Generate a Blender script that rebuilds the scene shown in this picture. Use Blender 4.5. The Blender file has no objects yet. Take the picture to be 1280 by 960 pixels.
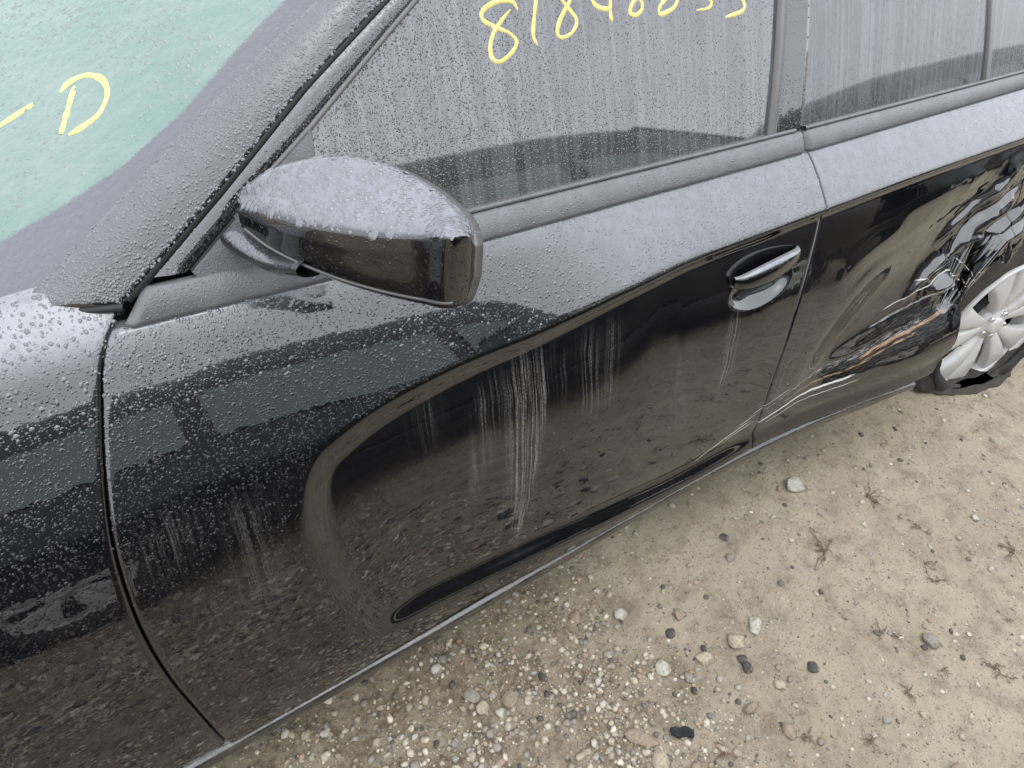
import bpy, bmesh, math, random
import numpy as np
from mathutils import Vector, Matrix
rng = np.random.default_rng(7)
random.seed(7)
scn = bpy.context.scene
COL = scn.collection

# ------------------------------------------------------------------ camera
FPX = 890.0                                   # focal length in pixels of the 1280 wide photograph
def _cam_axes(nad=(-139.0, 967.0), vx=1510.0):
    n = np.array([nad[0], nad[1], FPX]); n /= np.linalg.norm(n)
    vy = -(n[0]*vx + n[2]*FPX)/n[1]
    X = np.array([vx, vy, FPX]); X /= np.linalg.norm(X)
    Z = -n
    return np.stack([X, np.cross(Z, X), Z])
RC = _cam_axes()
CAM = np.array([0.0, 0.0, 1.55])
cd = bpy.data.cameras.new('camera'); camo = bpy.data.objects.new('camera', cd); COL.objects.link(camo)
r_, u_, b_ = RC @ np.array([1, 0, 0]), -(RC @ np.array([0, 1, 0])), -(RC @ np.array([0, 0, 1]))
camo.matrix_world = Matrix([[r_[0], u_[0], b_[0], CAM[0]], [r_[1], u_[1], b_[1], CAM[1]], [r_[2], u_[2], b_[2], CAM[2]], [0, 0, 0, 1]])
cd.sensor_width = 36.0; cd.lens = FPX/1280*36.0; cd.clip_start = 0.02; cd.clip_end = 500
scn.camera = camo

# ------------------------------------------------------------------ overcast sky and light
SUN_EL, SUN_AZ = math.radians(72), math.radians(160)
w = bpy.data.worlds.new('World'); scn.world = w; w.use_nodes = True
nt = w.node_tree; nt.nodes.clear()
sky = nt.nodes.new('ShaderNodeTexSky'); sky.sky_type = 'NISHITA'; sky.sun_disc = False
sky.sun_elevation = SUN_EL; sky.sun_rotation = SUN_AZ; sky.dust_density = 4.0; sky.air_density = 1.0
hs = nt.nodes.new('ShaderNodeHueSaturation'); hs.inputs['Saturation'].default_value = 0.10
mxw = nt.nodes.new('ShaderNodeMix'); mxw.data_type = 'RGBA'; mxw.inputs[0].default_value = 0.65
mxw.inputs[7].default_value = (8.6, 9.2, 10.2, 1)
bg = nt.nodes.new('ShaderNodeBackground'); bg.inputs[1].default_value = 0.142
wo = nt.nodes.new('ShaderNodeOutputWorld')
nt.links.new(sky.outputs[0], hs.inputs['Color']); nt.links.new(hs.outputs[0], mxw.inputs[6])
nt.links.new(mxw.outputs[2], bg.inputs[0]); nt.links.new(bg.outputs[0], wo.inputs[0])
sl = bpy.data.lights.new('sun', 'SUN'); sl.energy = 0.6; sl.angle = math.radians(170); sl.color = (1, .97, .93)
so = bpy.data.objects.new('sun', sl); COL.objects.link(so)
sd = Vector((math.sin(SUN_AZ)*math.cos(SUN_EL), math.cos(SUN_AZ)*math.cos(SUN_EL), math.sin(SUN_EL)))
so.rotation_euler = sd.to_track_quat('Z', 'Y').to_euler()
vs = scn.view_settings
vs.view_transform = 'Standard'; vs.look = 'None'; vs.gamma = 1.0; vs.use_curve_mapping = False
vs.exposure = 0.88

# ------------------------------------------------------------------ small helpers
def ray(p):
    d = np.array([p[0]-640.0, p[1]-480.0, FPX]); d /= np.linalg.norm(d)
    return RC @ d
def on_plane(p, P0, n):
    d = ray(p); t = np.dot(np.asarray(P0)-CAM, n)/np.dot(d, n)
    return CAM + t*d
def on_ground(p, z=0.0): return on_plane(p, (0, 0, z), np.array([0, 0, 1.0]))
def tag(o, label=None, cat=None, group=None, kind=None):
    if label: o['label'] = label
    if cat: o['category'] = cat
    if group: o['group'] = group
    if kind: o['kind'] = kind
    return o
def empty(name, loc):
    o = bpy.data.objects.new(name, None); o.location = loc; COL.objects.link(o); o.empty_display_size = .1
    return o
ROOTLOC = {}
def mk(name, V, F, mat, parent=None, smooth=True, uv=None):
    me = bpy.data.meshes.new(name)
    V = np.asarray(V, float)
    me.from_pydata(V.tolist(), [], [tuple(int(i) for i in f) for f in F])
    if smooth: me.polygons.foreach_set('use_smooth', np.ones(len(me.polygons), bool))
    if uv is not None:
        for nm, arr in uv.items():
            a = me.attributes.new(nm, 'FLOAT_VECTOR', 'POINT')
            arr = np.asarray(arr, float)
            if arr.shape[1] == 2: arr = np.c_[arr, np.zeros(len(arr))]
            a.data.foreach_set('vector', arr.ravel())
    me.materials.append(mat); me.update()
    o = bpy.data.objects.new(name, me); COL.objects.link(o)
    if parent is not None:
        o.parent = parent
        r = parent
        off = Vector((0, 0, 0))
        while r is not None: off += r.location; r = r.parent
        o.location = -off                                        # meshes are written in world coordinates
    return o
def grid_faces(nu, nv, wrapu=False):
    i = np.arange(nu if wrapu else nu-1)[:, None]; j = np.arange(nv-1)[None, :]
    i2 = (i+1) % nu
    return np.stack([(i*nv+j), (i2*nv+j), (i2*nv+j+1), (i*nv+j+1)], -1).reshape(-1, 4)
def loft(rails, n):
    """rails: list of polylines; resample each to n points, return grid (len(rails), n, 3)"""
    out = []
    for R in rails:
        R = np.asarray(R, float); d = np.r_[0, np.cumsum(np.linalg.norm(np.diff(R, axis=0), axis=1))]
        t = np.linspace(0, d[-1], n); out.append(np.stack([np.interp(t, d, R[:, k]) for k in range(3)], 1))
    return np.array(out)
def smooth01(t): t = np.clip(t, 0, 1); return t*t*(3-2*t)
def vnoise(P, scale, seed=0, octaves=3):
    """cheap smooth value noise in numpy, about -1..1"""
    P = np.asarray(P, float)*scale; tot = 0; amp = 1; norm = 0
    for o in range(octaves):
        I = np.floor(P).astype(np.int64); f = P-I; f = f*f*(3-2*f)
        def h(dx, dy, dz):
            n = (I[..., 0]+dx)*374761393 + (I[..., 1]+dy)*668265263 + (I[..., 2]+dz)*2147483647 + (seed+o)*974634777
            n = (n ^ (n >> 13))*1274126177; n = n ^ (n >> 16)
            return (n & 0xffff)/32767.5-1
        v = 0
        for dx in (0, 1):
            for dy in (0, 1):
                for dz in (0, 1):
                    v = v + h(dx, dy, dz)*(f[..., 0] if dx else 1-f[..., 0])*(f[..., 1] if dy else 1-f[..., 1])*(f[..., 2] if dz else 1-f[..., 2])
        tot = tot+amp*v; norm += amp; amp *= .5; P = P*2.03
    return tot/norm

# ------------------------------------------------------------------ materials
class NT:
    def __init__(s, name):
        s.m = bpy.data.materials.new(name); s.m.use_nodes = True; s.t = s.m.node_tree; s.t.nodes.clear()
        s.out = s.n('ShaderNodeOutputMaterial')
    def n(s, t, **k):
        nd = s.t.nodes.new(t)
        for a, v in k.items(): setattr(nd, a, v)
        return nd
    def L(s, a, b): s.t.links.new(a, b)
    def put(s, sock, v):
        if hasattr(v, 'is_output'): s.L(v, sock)
        else: sock.default_value = v
    def math(s, op, a, b=None, c=None, clamp=False):
        nd = s.n('ShaderNodeMath', operation=op, use_clamp=clamp)
        s.put(nd.inputs[0], a)
        if b is not None: s.put(nd.inputs[1], b)
        if c is not None: s.put(nd.inputs[2], c)
        return nd.outputs[0]
    def ramp(s, v, a, b, lo=0.0, hi=1.0):
        nd = s.n('ShaderNodeMapRange', interpolation_type='SMOOTHSTEP'); s.put(nd.inputs[0], v)
        nd.inputs[1].default_value = a; nd.inputs[2].default_value = b; nd.inputs[3].default_value = lo; nd.inputs[4].default_value = hi
        return nd.outputs[0]
    def mix(s, f, a, b):
        nd = s.n('ShaderNodeMix', data_type='RGBA'); s.put(nd.inputs[0], f); s.put(nd.inputs[6], a); s.put(nd.inputs[7], b)
        return nd.outputs[2]
    def obj(s): return s.n('ShaderNodeTexCoord').outputs['Object']
    def mapv(s, v, sc=(1, 1, 1), rot=(0, 0, 0)):
        nd = s.n('ShaderNodeMapping'); s.L(v, nd.inputs[0]); nd.inputs['Scale'].default_value = sc; nd.inputs['Rotation'].default_value = rot
        return nd.outputs[0]
    def noise(s, v, scale, detail=3, rough=.5):
        nd = s.n('ShaderNodeTexNoise'); s.L(v, nd.inputs['Vector']); nd.inputs['Scale'].default_value = scale
        nd.inputs['Detail'].default_value = detail; nd.inputs['Roughness'].default_value = rough
        return nd.outputs[0]
    def voro(s, v, scale, out='Distance', rnd=1.0):
        nd = s.n('ShaderNodeTexVoronoi'); s.L(v, nd.inputs['Vector']); nd.inputs['Scale'].default_value = scale; nd.inputs['Randomness'].default_value = rnd
        return nd.outputs[out]
    def attr(s, name): return s.n('ShaderNodeAttribute', attribute_name=name)
    def bump(s, h, strength=.3, dist=.001):
        nd = s.n('ShaderNodeBump'); s.L(h, nd.inputs['Height']); nd.inputs['Strength'].default_value = strength; nd.inputs['Distance'].default_value = dist
        return nd.outputs[0]
    def bsdf(s, color=(.5, .5, .5, 1), rough=.5, ior=1.5, metal=0., normal=None, **k):
        b = s.n('ShaderNodeBsdfPrincipled'); s.put(b.inputs['Base Color'], color); s.put(b.inputs['Roughness'], rough)
        b.inputs['IOR'].default_value = ior; s.put(b.inputs['Metallic'], metal)
        if normal is not None: s.L(normal, b.inputs['Normal'])
        for kk, v in k.items(): s.put(b.inputs[kk.replace('_', ' ')], v)
        return b.outputs[0]
    def done(s, sh): s.L(sh, s.out.inputs[0]); return s.m
def c4(r, g=None, b=None): return (r, r if g is None else g, r if b is None else b, 1)

def droplet_height(t, co, scale, lo=.35):
    """height of many small round beads: random ones of a voronoi lattice"""
    d = t.voro(co, scale); rc = t.n('ShaderNodeSeparateColor'); t.L(t.voro(co, scale, 'Color'), rc.inputs[0])
    r = t.math('MULTIPLY_ADD', rc.outputs[0], .38, .10)
    q = t.math('DIVIDE', d, r); q = t.math('SUBTRACT', 1.0, t.math('MULTIPLY', q, q), clamp=True)
    keep = t.math('GREATER_THAN', rc.outputs[1], lo)
    return t.math('MULTIPLY', t.math('MULTIPLY', t.math('SQRT', q), r), keep)

def paint(name, base=.0035, film=1.0, marks=False, ior=1.95, wetness=1.0, streaks=True, shelf=False):
    t = NT(name); co = t.obj()
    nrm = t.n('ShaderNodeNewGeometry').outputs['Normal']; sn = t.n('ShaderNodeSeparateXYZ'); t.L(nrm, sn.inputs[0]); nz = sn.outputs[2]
    # thin wet film and road dust, sky sheen painted into it on upward faces
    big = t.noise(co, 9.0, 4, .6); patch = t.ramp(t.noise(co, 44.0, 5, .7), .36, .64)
    film_sheen = t.math('MULTIPLY', t.ramp(nz, .54, .80), t.math('MULTIPLY_ADD', patch, .24, .66))
    film_sheen = t.math('MULTIPLY', film_sheen, t.math('MULTIPLY_ADD', big, .4, .62))
    if shelf: film_sheen = t.math('MULTIPLY', film_sheen, t.attr('shelf').outputs['Fac'])
    film_sheen_fac = t.math('MULTIPLY', film_sheen, film, clamp=True)
    col = t.mix(film_sheen_fac, c4(base, base, base*1.3), c4(.27, .275, .31))
    # dried runs of dirty water
    fac_str = None
    if streaks:
        st = t.attr('streak').outputs['Fac']
        wn = t.n('ShaderNodeVectorMath', operation='MULTIPLY_ADD'); t.L(t.n('ShaderNodeTexNoise').outputs['Color'], wn.inputs[0])
        wsrc = wn.inputs[0].links[0].from_node; t.L(co, wsrc.inputs['Vector']); wsrc.inputs['Scale'].default_value = 11.0; wsrc.inputs['Detail'].default_value = 2.0
        wn.inputs[1].default_value = (.014, 0, 0); t.L(co, wn.inputs[2])
        fine = t.ramp(t.noise(t.mapv(wn.outputs[0], (300, 1, 5)), 1.0, 3, .6), .44, .70)
        spk = t.ramp(t.noise(co, 320, 2), .40, .62)
        fac_str = t.math('MULTIPLY', t.math('MULTIPLY', fine, st), t.math('MULTIPLY_ADD', spk, .6, .4), clamp=True)
        col = t.mix(fac_str, col, c4(.36, .34, .31))
    # dust grains all over
    gr = t.math('MULTIPLY', t.math('GREATER_THAN', t.noise(co, 900, 1), .72), .14)
    col = t.mix(gr, col, c4(.22, .20, .18))
    # faint even grime
    grime = t.math('MULTIPLY', t.ramp(t.noise(co, 14, 5, .6), .35, .7), .010)
    col = t.mix(grime, col, c4(.30, .26, .21))
    rough = t.math('MULTIPLY_ADD', film_sheen_fac, .35, .008)
    rough = t.math('ADD', rough, t.math('MULTIPLY', t.noise(co, 40, 2), .02))
    if marks:
        uv = t.attr('scrape').outputs['Vector']; sv = t.n('ShaderNodeSeparateXYZ'); t.L(uv, sv.inputs[0])
        s_, d_ = sv.outputs[0], sv.outputs[1]
        wob = t.math('MULTIPLY_ADD', t.noise(t.mapv(uv, (14, 0, 0)), 1.0, 3), .012, -.006)
        dd = t.math('ADD', d_, wob)
        fib = t.noise(t.mapv(uv, (22, 900, 0)), 1.0, 4, .7)
        def band(c, wd, s0, s1, lo, hi):
            b = t.math('MULTIPLY', t.ramp(t.math('ABSOLUTE', t.math('SUBTRACT', dd, c)), wd, wd*.55), t.math('MULTIPLY', t.ramp(s_, s0, s0+.03), t.ramp(s_, s1, s1-.04)))
            return t.math('MULTIPLY', b, t.ramp(fib, lo, hi), clamp=True)
        scuff = band(.0, .075, .0, .80, .50, .72)
        col = t.mix(t.math('MULTIPLY', scuff, .7), col, c4(.32, .29, .25))
        gouge = band(.007, .009, .02, .76, .25, .4)
        col = t.mix(gouge, col, c4(.015, .015, .016))
        wht = band(.007, .008, .03, .70, .54, .62)
        col = t.mix(wht, col, c4(.62, .61, .58))
        rust = band(-.004, .0048, .40, .80, .42, .54)
        col = t.mix(rust, col, t.mix(t.noise(uv, 90, 3), c4(.27, .115, .035), c4(.50, .33, .16)))
        rust2 = band(-.016, .0030, .10, .66, .46, .58)
        col = t.mix(rust2, col, c4(.45, .29, .14))
        wh2 = band(-.036, .0034, .02, .40, .30, .45)
        col = t.mix(wh2, col, c4(.66, .65, .62))
        wh3 = band(.055, .004, .45, .90, .45, .60)
        col = t.mix(wh3, col, c4(.6))
        for cc_, s0_, s1_, wd_ in ((.0, -.17, .02, .0032), (-.012, -.09, .03, .0022), (.012, -.05, .04, .002), (.022, .0, .14, .0016), (-.055, .05, .42, .0016), (.085, .50, .85, .0022), (.12, .62, .92, .0018)):
            col = t.mix(band(cc_, wd_, s0_, s1_, .34, .50), col, c4(.60, .585, .55))
        bare = t.math('MAXIMUM', t.math('MAXIMUM', wht, rust), t.math('MAXIMUM', rust2, wh2))
        rough = t.math('MULTIPLY_ADD', bare, .45, rough)
    co2 = co
    d1 = droplet_height(t, co2, 330.0, .25); d2 = droplet_height(t, t.mapv(co2, (1, 1, 1), (.4, .7, .2)), 190.0, .5)
    wet = t.math('MULTIPLY', t.ramp(nz, .22, .55), t.ramp(t.noise(co, 7, 2), .25, .55))
    if shelf: wet = t.math('MULTIPLY', wet, t.attr('shelf').outputs['Fac'])
    hgt = t.math('MULTIPLY', t.math('ADD', d1, t.math('MULTIPLY', d2, 1.5)), t.math('MULTIPLY', wet, wetness))
    orange = t.noise(co, 60, 2)
    nrm1 = t.bump(orange, .010, .01)
    bn = t.n('ShaderNodeBump'); t.L(hgt, bn.inputs['Height']); bn.inputs['Strength'].default_value = .55; bn.inputs['Distance'].default_value = .0028
    t.L(nrm1, bn.inputs['Normal'])
    return t.done(t.bsdf(col, rough, ior, 0., bn.outputs[0]))

def simple(name, col, rough=.5, ior=1.5, metal=0., nscale=60, namp=.15, bump=.15, bscale=200, bdist=.001, **k):
    t = NT(name); co = t.obj(); n = t.noise(co, nscale, 4, .6)
    dark = tuple(x*(1-namp*2) for x in col[:3])+(1,); lite = tuple(min(1, x*(1+namp*2)) for x in col[:3])+(1,)
    cc = t.mix(n, dark, lite)
    rr = t.math('MULTIPLY_ADD', n, .16, rough-.08, clamp=True)
    return t.done(t.bsdf(cc, rr, ior, metal, t.bump(t.noise(co, bscale, 3), bump, bdist), **k))

def bead(name, col, rough=.02, ior=1.7, **k):
    t = NT(name); return t.done(t.bsdf(col, rough, ior, **k))

def side_glass(name, tint, film, filmcol, ior=1.6, opac=.5, streak=True, bumpy=.5):
    """rain covered tinted pane: see-through tint, mirror, and the grey milky veil of fine water"""
    t = NT(name); co = t.obj()
    h = t.math('ADD', droplet_height(t, co, 420.0, .3), t.math('MULTIPLY', droplet_height(t, t.mapv(co, (1, 1, 1), (.5, .3, .9)), 240.0, .55), 1.2))
    runs = t.ramp(t.noise(t.mapv(co, (120, 1, 2.2)), 1.0, 3, .6), .40, .66)
    nrm = t.bump(h, bumpy*.6, .0016)
    veil = t.math('MULTIPLY_ADD', t.noise(co, 12, 4), .2, film-.10)
    if streak: veil = t.math('ADD', veil, t.math('MULTIPLY_ADD', runs, .14, -.03))
    tr = t.n('ShaderNodeBsdfTransparent'); tr.inputs[0].default_value = tint
    df = t.n('ShaderNodeBsdfDiffuse'); df.inputs[0].default_value = filmcol; t.L(nrm, df.inputs['Normal'])
    m1 = t.n('ShaderNodeMixShader'); t.put(m1.inputs[0], t.math('MULTIPLY', veil, 1.0, clamp=True)); t.L(tr.outputs[0], m1.inputs[1]); t.L(df.outputs[0], m1.inputs[2])
    gl = t.n('ShaderNodeBsdfGlossy'); gl.inputs['Roughness'].default_value = .04; t.L(nrm, gl.inputs['Normal'])
    fr = t.n('ShaderNodeFresnel'); fr.inputs[0].default_value = ior; t.L(nrm, fr.inputs['Normal'])
    m2 = t.n('ShaderNodeMixShader'); t.L(fr.outputs[0], m2.inputs[0]); t.L(m1.outputs[0], m2.inputs[1]); t.L(gl.outputs[0], m2.inputs[2])
    return t.done(m2.outputs[0])

M = {}
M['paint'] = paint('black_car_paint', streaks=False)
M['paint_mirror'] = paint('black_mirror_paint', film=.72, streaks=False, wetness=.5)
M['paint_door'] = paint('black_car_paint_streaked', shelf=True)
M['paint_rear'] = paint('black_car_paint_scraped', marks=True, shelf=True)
M['mould'] = simple('satin_black_moulding', c4(.11, .11, .118), .38, 1.7, bscale=420, bump=.6, bdist=.0015, nscale=30, namp=.25)
def sill_mat():
    t = NT('muddy_black_sill'); co = t.obj()
    m = t.ramp(t.noise(t.mapv(co, (9, 60, 60)), 1.0, 5, .7), .44, .62); f = t.ramp(t.noise(co, 160, 3, .7), .42, .60)
    k = t.math('MAXIMUM', t.math('MULTIPLY', m, .55), t.math('MULTIPLY', f, .16))
    col = t.mix(k, c4(.006, .006, .008), t.mix(f, c4(.10, .082, .06), c4(.17, .14, .105)))
    return t.done(t.bsdf(col, t.math('MULTIPLY_ADD', k, .6, .05), 1.8, 0., t.bump(t.math('ADD', k, t.noise(co, 300, 2)), .3, .001)))
M['sill'] = sill_mat()
M['rubber'] = simple('black_rubber_seal', c4(.012), .5)
M['trim'] = simple('grey_brown_trim', c4(.10, .094, .092), .35, 1.7)
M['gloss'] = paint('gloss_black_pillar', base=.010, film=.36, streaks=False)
M['chrome'] = simple('bright_strip', c4(.75, .76, .78), .22, metal=1., namp=.05, bump=.03)
M['bead_black'] = bead('rain_bead_on_black', c4(.010, .010, .012), .03, 1.75)
M['bead_grey'] = bead('rain_bead_on_film', c4(.055, .055, .062), .05, 2.05)
M['bead_pale'] = bead('rain_bead_on_mirror', c4(.085, .087, .098), .04, 2.1)
M['bead_glass'] = bead('rain_bead_on_side_glass', c4(.045, .05, .052), .03, 1.6)
M['bead_mint'] = bead('rain_bead_on_windscreen', c4(.07, .11, .10), .02, 2.3)
M['wglass'] = side_glass('wet_side_glass', c4(.13, .155, .15), .10, c4(.36, .385, .41), ior=2.45)
M['wglass_rear'] = side_glass('wet_privacy_glass', c4(.09, .09, .10), .20, c4(.34, .345, .375), ior=2.05)
M['rim'] = simple('silver_wheel_paint', c4(.60, .59, .565), .34, 1.6, namp=.14, nscale=16, bump=.02)
M['tyre'] = simple('dirty_tyre_rubber', c4(.035, .033, .031), .75, namp=.4, nscale=35, bump=.5, bscale=160)
M['tyre_mud'] = simple('mud_smeared_sidewall', c4(.048, .041, .034), .8, namp=.5, nscale=30, bump=.5, bscale=160)
M['dark'] = simple('dark_inner_plastic', c4(.012), .8)
M['cabin'] = simple('charcoal_cabin_trim', c4(.05, .05, .055), .7, bump=.2, bscale=300)
M['seat'] = simple('grey_seat_cloth', c4(.10, .10, .105), .85, bump=.3, bscale=500)
M['weed'] = simple('dry_brown_weed', c4(.17, .12, .078), .9, namp=.4)
M['glow_yellow'] = None

def marker():
    t = NT('yellow_paint_marker'); co = t.obj(); n = t.noise(co, 120, 3)
    cc = t.mix(t.ramp(n, .35, .7), c4(.70, .60, .19), c4(.68, .60, .27))
    sh = t.bsdf(cc, .6, 1.4, 0.)
    tr = t.n('ShaderNodeBsdfTransparent'); mx = t.n('ShaderNodeMixShader')
    t.L(t.ramp(t.noise(co, 420, 4, .7), .30, .44, .60, 1.0), mx.inputs[0]); t.L(tr.outputs[0], mx.inputs[1]); t.L(sh, mx.inputs[2])
    return t.done(mx.outputs[0])
M['marker'] = marker()

def windscreen():
    t = NT('wet_green_windscreen'); co = t.obj()
    h = t.math('ADD', t.math('MULTIPLY', droplet_height(t, co, 150.0, .6), 1.0), t.noise(co, 90, 3))
    nrm = t.bump(h, .55, .003)
    uv = t.attr('edge').outputs['Vector']; sv = t.n('ShaderNodeSeparateXYZ'); t.L(uv, sv.inputs[0])
    cloud = t.ramp(t.math('ADD', t.math('MULTIPLY', t.noise(co, 3.2, 5, .6), .7), t.math('MULTIPLY', t.noise(t.mapv(co, (30, 60, 12)), 1.0, 4, .6), .3)), .36, .64)
    veil = t.mix(cloud, c4(.118, .200, .168), c4(.180, .240, .215))
    frit = t.ramp(t.math('ADD', sv.outputs[0], t.math('MULTIPLY_ADD', t.noise(co, 300, 2), .012, -.006)), .0035, -.0035)
    veil = t.mix(frit, veil, c4(.105, .105, .118))
    return t.done(t.bsdf(veil, .12, 1.62, 0., nrm))
M['windscreen'] = windscreen()

def ground_mat():
    t = NT('packed_dirt'); co = t.obj()
    a = t.noise(co, 2.2, 6, .6); b = t.noise(co, 13, 5, .65); c = t.noise(co, 75, 4, .6); d = t.noise(co, 420, 3, .6)
    col = t.mix(t.ramp(a, .32, .68), c4(.345, .288, .203), c4(.435, .372, .270))
    col = t.mix(t.ramp(b, .42, .75), col, c4(.225, .182, .128))
    col = t.mix(t.math('MULTIPLY', t.ramp(c, .52, .68), .55), col, c4(.40, .36, .285))
    col = t.mix(t.math('MULTIPLY', t.ramp(c, .42, .30), .6), col, c4(.15, .12, .085))
    col = t.mix(t.math('MULTIPLY', t.ramp(d, .60, .68), .6), col, c4(.44, .41, .34))
    col = t.mix(t.math('MULTIPLY', t.ramp(d, .40, .32), .75), col, c4(.085, .070, .052))
    gxy = t.n('ShaderNodeSeparateXYZ'); t.L(co, gxy.inputs[0])
    damp = t.math('MULTIPLY', t.ramp(t.math('ADD', gxy.outputs[0], t.math('MULTIPLY', a, .9)), 1.65, .85), t.ramp(b, .30, .62, .30, .85))
    col = t.mix(damp, col, t.mix(t.ramp(c, .35, .65), c4(.105, .076, .048), c4(.245, .192, .128)))
    vc = t.voro(co, 170, 'Color'); vd = t.voro(co, 170); sc = t.n('ShaderNodeSeparateColor'); t.L(vc, sc.inputs[0])
    grit = t.math('MULTIPLY', t.math('GREATER_THAN', sc.outputs[0], .80), t.ramp(vd, .40, .30))
    col = t.mix(t.math('MULTIPLY', grit, .8), col, t.mix(sc.outputs[1], c4(.10, .09, .08), c4(.50, .46, .38)))
    h = t.math('ADD', t.math('ADD', t.math('MULTIPLY', c, .8), t.math('MULTIPLY', d, .45)), t.math('MULTIPLY', grit, .5))
    return t.done(t.bsdf(col, .82, 1.4, 0., t.bump(h, .9, .006)))
M['ground'] = ground_mat()

def stone_mat(name, attr=True, col=None):
    t = NT(name); co = t.obj()
    base = t.attr('tone').outputs['Vector'] if attr else None
    n = t.noise(co, 130, 4, .65)
    if attr: cc = t.mix(t.math('MULTIPLY', t.ramp(n, .4, .7), .45), base, c4(.20, .165, .12))
    else:
        cc = t.mix(t.ramp(n, .36, .72), col, tuple(x*.55 for x in col[:3])+(1,))
        cc = t.mix(t.math('MULTIPLY', t.ramp(t.noise(co, 48, 4, .7), .48, .66), .75), cc, c4(.27, .225, .165))
    return t.done(t.bsdf(cc, .7, 1.45, 0., t.bump(t.noise(co, 380, 3), .35, .002)))
M['gravel'] = stone_mat('mixed_gravel')
M['stone_white'] = stone_mat('white_stone', False, c4(.55, .52, .44))
M['stone_cream'] = stone_mat('cream_stone', False, c4(.47, .405, .29))
M['stone_grey'] = stone_mat('grey_stone', False, c4(.31, .285, .24))
M['stone_dark'] = stone_mat('dark_stone', False, c4(.075, .070, .066))
M['stone_tan'] = stone_mat('tan_stone', False, c4(.34, .265, .185))
M['scrap'] = simple('black_rubber_scrap', c4(.018, .02, .024), .6, bump=.4)
M['near_paint'] = simple('neighbour_dark_paint', c4(.010, .010, .014), .12, 1.7, bump=.02, namp=.1)
M['near_glass'] = simple('neighbour_green_glass', c4(.225, .275, .262), .06, 2.1, bump=.01, namp=.1)  # green base lightened to stand in for sky mirrored in the panes
M['near_plastic'] = simple('neighbour_black_plastic', c4(.015), .6)

# ------------------------------------------------------------------ body side surface  y = side(x, z)
XT = np.arange(-1.30, 3.02, .005); ZT = np.arange(.08, 1.115, .0025)
ZB = 0.995                                                       # belt line
def column_theta(X, Z, zu, kink):
    """elevation angle of the surface normal"""
    zk = [.08, .20, .26, .34, .42, .50, .60, .70, .78, .84, .90, .96, 1.005, 1.06, 1.115]
    plain = np.interp(Z, [.08, .20, .26, .34, .42, .50, .60, .70, .75, .82, .85, .90, .93, .967, .985, 1.005, 1.06, 1.115],
                      [-40, -26, -16, -8, -1, 5, 11, 15.5, 17, 21.5, 24, 26.5, 28.3, 31, 37.5, 47, 62, 76])
    above = np.interp(Z, zk, [-40, -26, -16, -9, -5, -1, 6, 18, 28, 36, 42, 47, 52, 60, 76])
    mr = smooth01((X-.48)/.36); above = plain*(1-mr)+above*mr
    below = np.interp(Z, zk, [-40, -26, -15, -8, -4, 1, 5, 10, 14, 16, 17, 18, 18, 18, 18])
    wv = np.interp(X, [.1, .4, .9, 1.4], [.045, .025, .010, .006])
    k = smooth01((zu-Z)/wv)
    return plain*(1-kink) + kink*(above*(1-k)+below*k)
def build_base(zu_x):
    X, Z = np.meshgrid(XT, ZT, indexing='ij')
    kink = smooth01((X-.12)/.40)
    th = np.radians(column_theta(X, Z, np.interp(X, zu_x[0], zu_x[1]), kink))
    s = -np.tan(th)*(ZT[1]-ZT[0])
    out = np.cumsum(s, axis=1)
    j = np.searchsorted(ZT, ZB); k = np.searchsorted(ZT, .25); out = out-out[:, k:k+1]
    out = out+(-.172-out[:, j:j+1])*np.clip((Z-.25)/(ZB-.25), -.1, 1.2)      # every section runs from the same sill to the same belt
    # the bottom of the side swells outward towards the rear wheel
    flare = .075*smooth01((X-1.25)/.8)*(1-smooth01((Z-.40)/.42))
    bow = -.02*smooth01((-X-.0)/1.2)
    return .567-(out+flare+bow)
from_tab = {}
def cubic(tab, x, z):
    fx = (np.asarray(x)-XT[0])/(XT[1]-XT[0]); fz = (np.asarray(z)-ZT[0])/(ZT[1]-ZT[0])
    i = np.clip(np.floor(fx).astype(int), 1, len(XT)-3); j = np.clip(np.floor(fz).astype(int), 1, len(ZT)-3)
    a = np.clip(fx-i, -1, 2); b = np.clip(fz-j, -1, 2)
    def wts(t): return [(-t+2*t*t-t**3)/2, (2-5*t*t+3*t**3)/2, (t+4*t*t-3*t**3)/2, (-t*t+t**3)/2]
    wa, wb = wts(a), wts(b); r = 0
    for m in range(4):
        for n in range(4): r = r+wa[m]*wb[n]*tab[i+m-1, j+n-1]
    return r
def hit(p, tab):
    d = ray(p); t = np.linspace(.4, 4.5, 4000); P = CAM+t[:, None]*d
    ok = (P[:, 2] > ZT[1]) & (P[:, 2] < ZT[-2]) & (P[:, 0] > XT[1]) & (P[:, 0] < XT[-2])
    g = np.where(ok, P[:, 1]-cubic(tab, np.clip(P[:, 0], XT[1], XT[-3]), np.clip(P[:, 2], ZT[1], ZT[-3])), -1)
    k = np.where(g > 0)[0]
    return P[k[0]] if len(k) else P[np.argmax(ok)]
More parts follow.
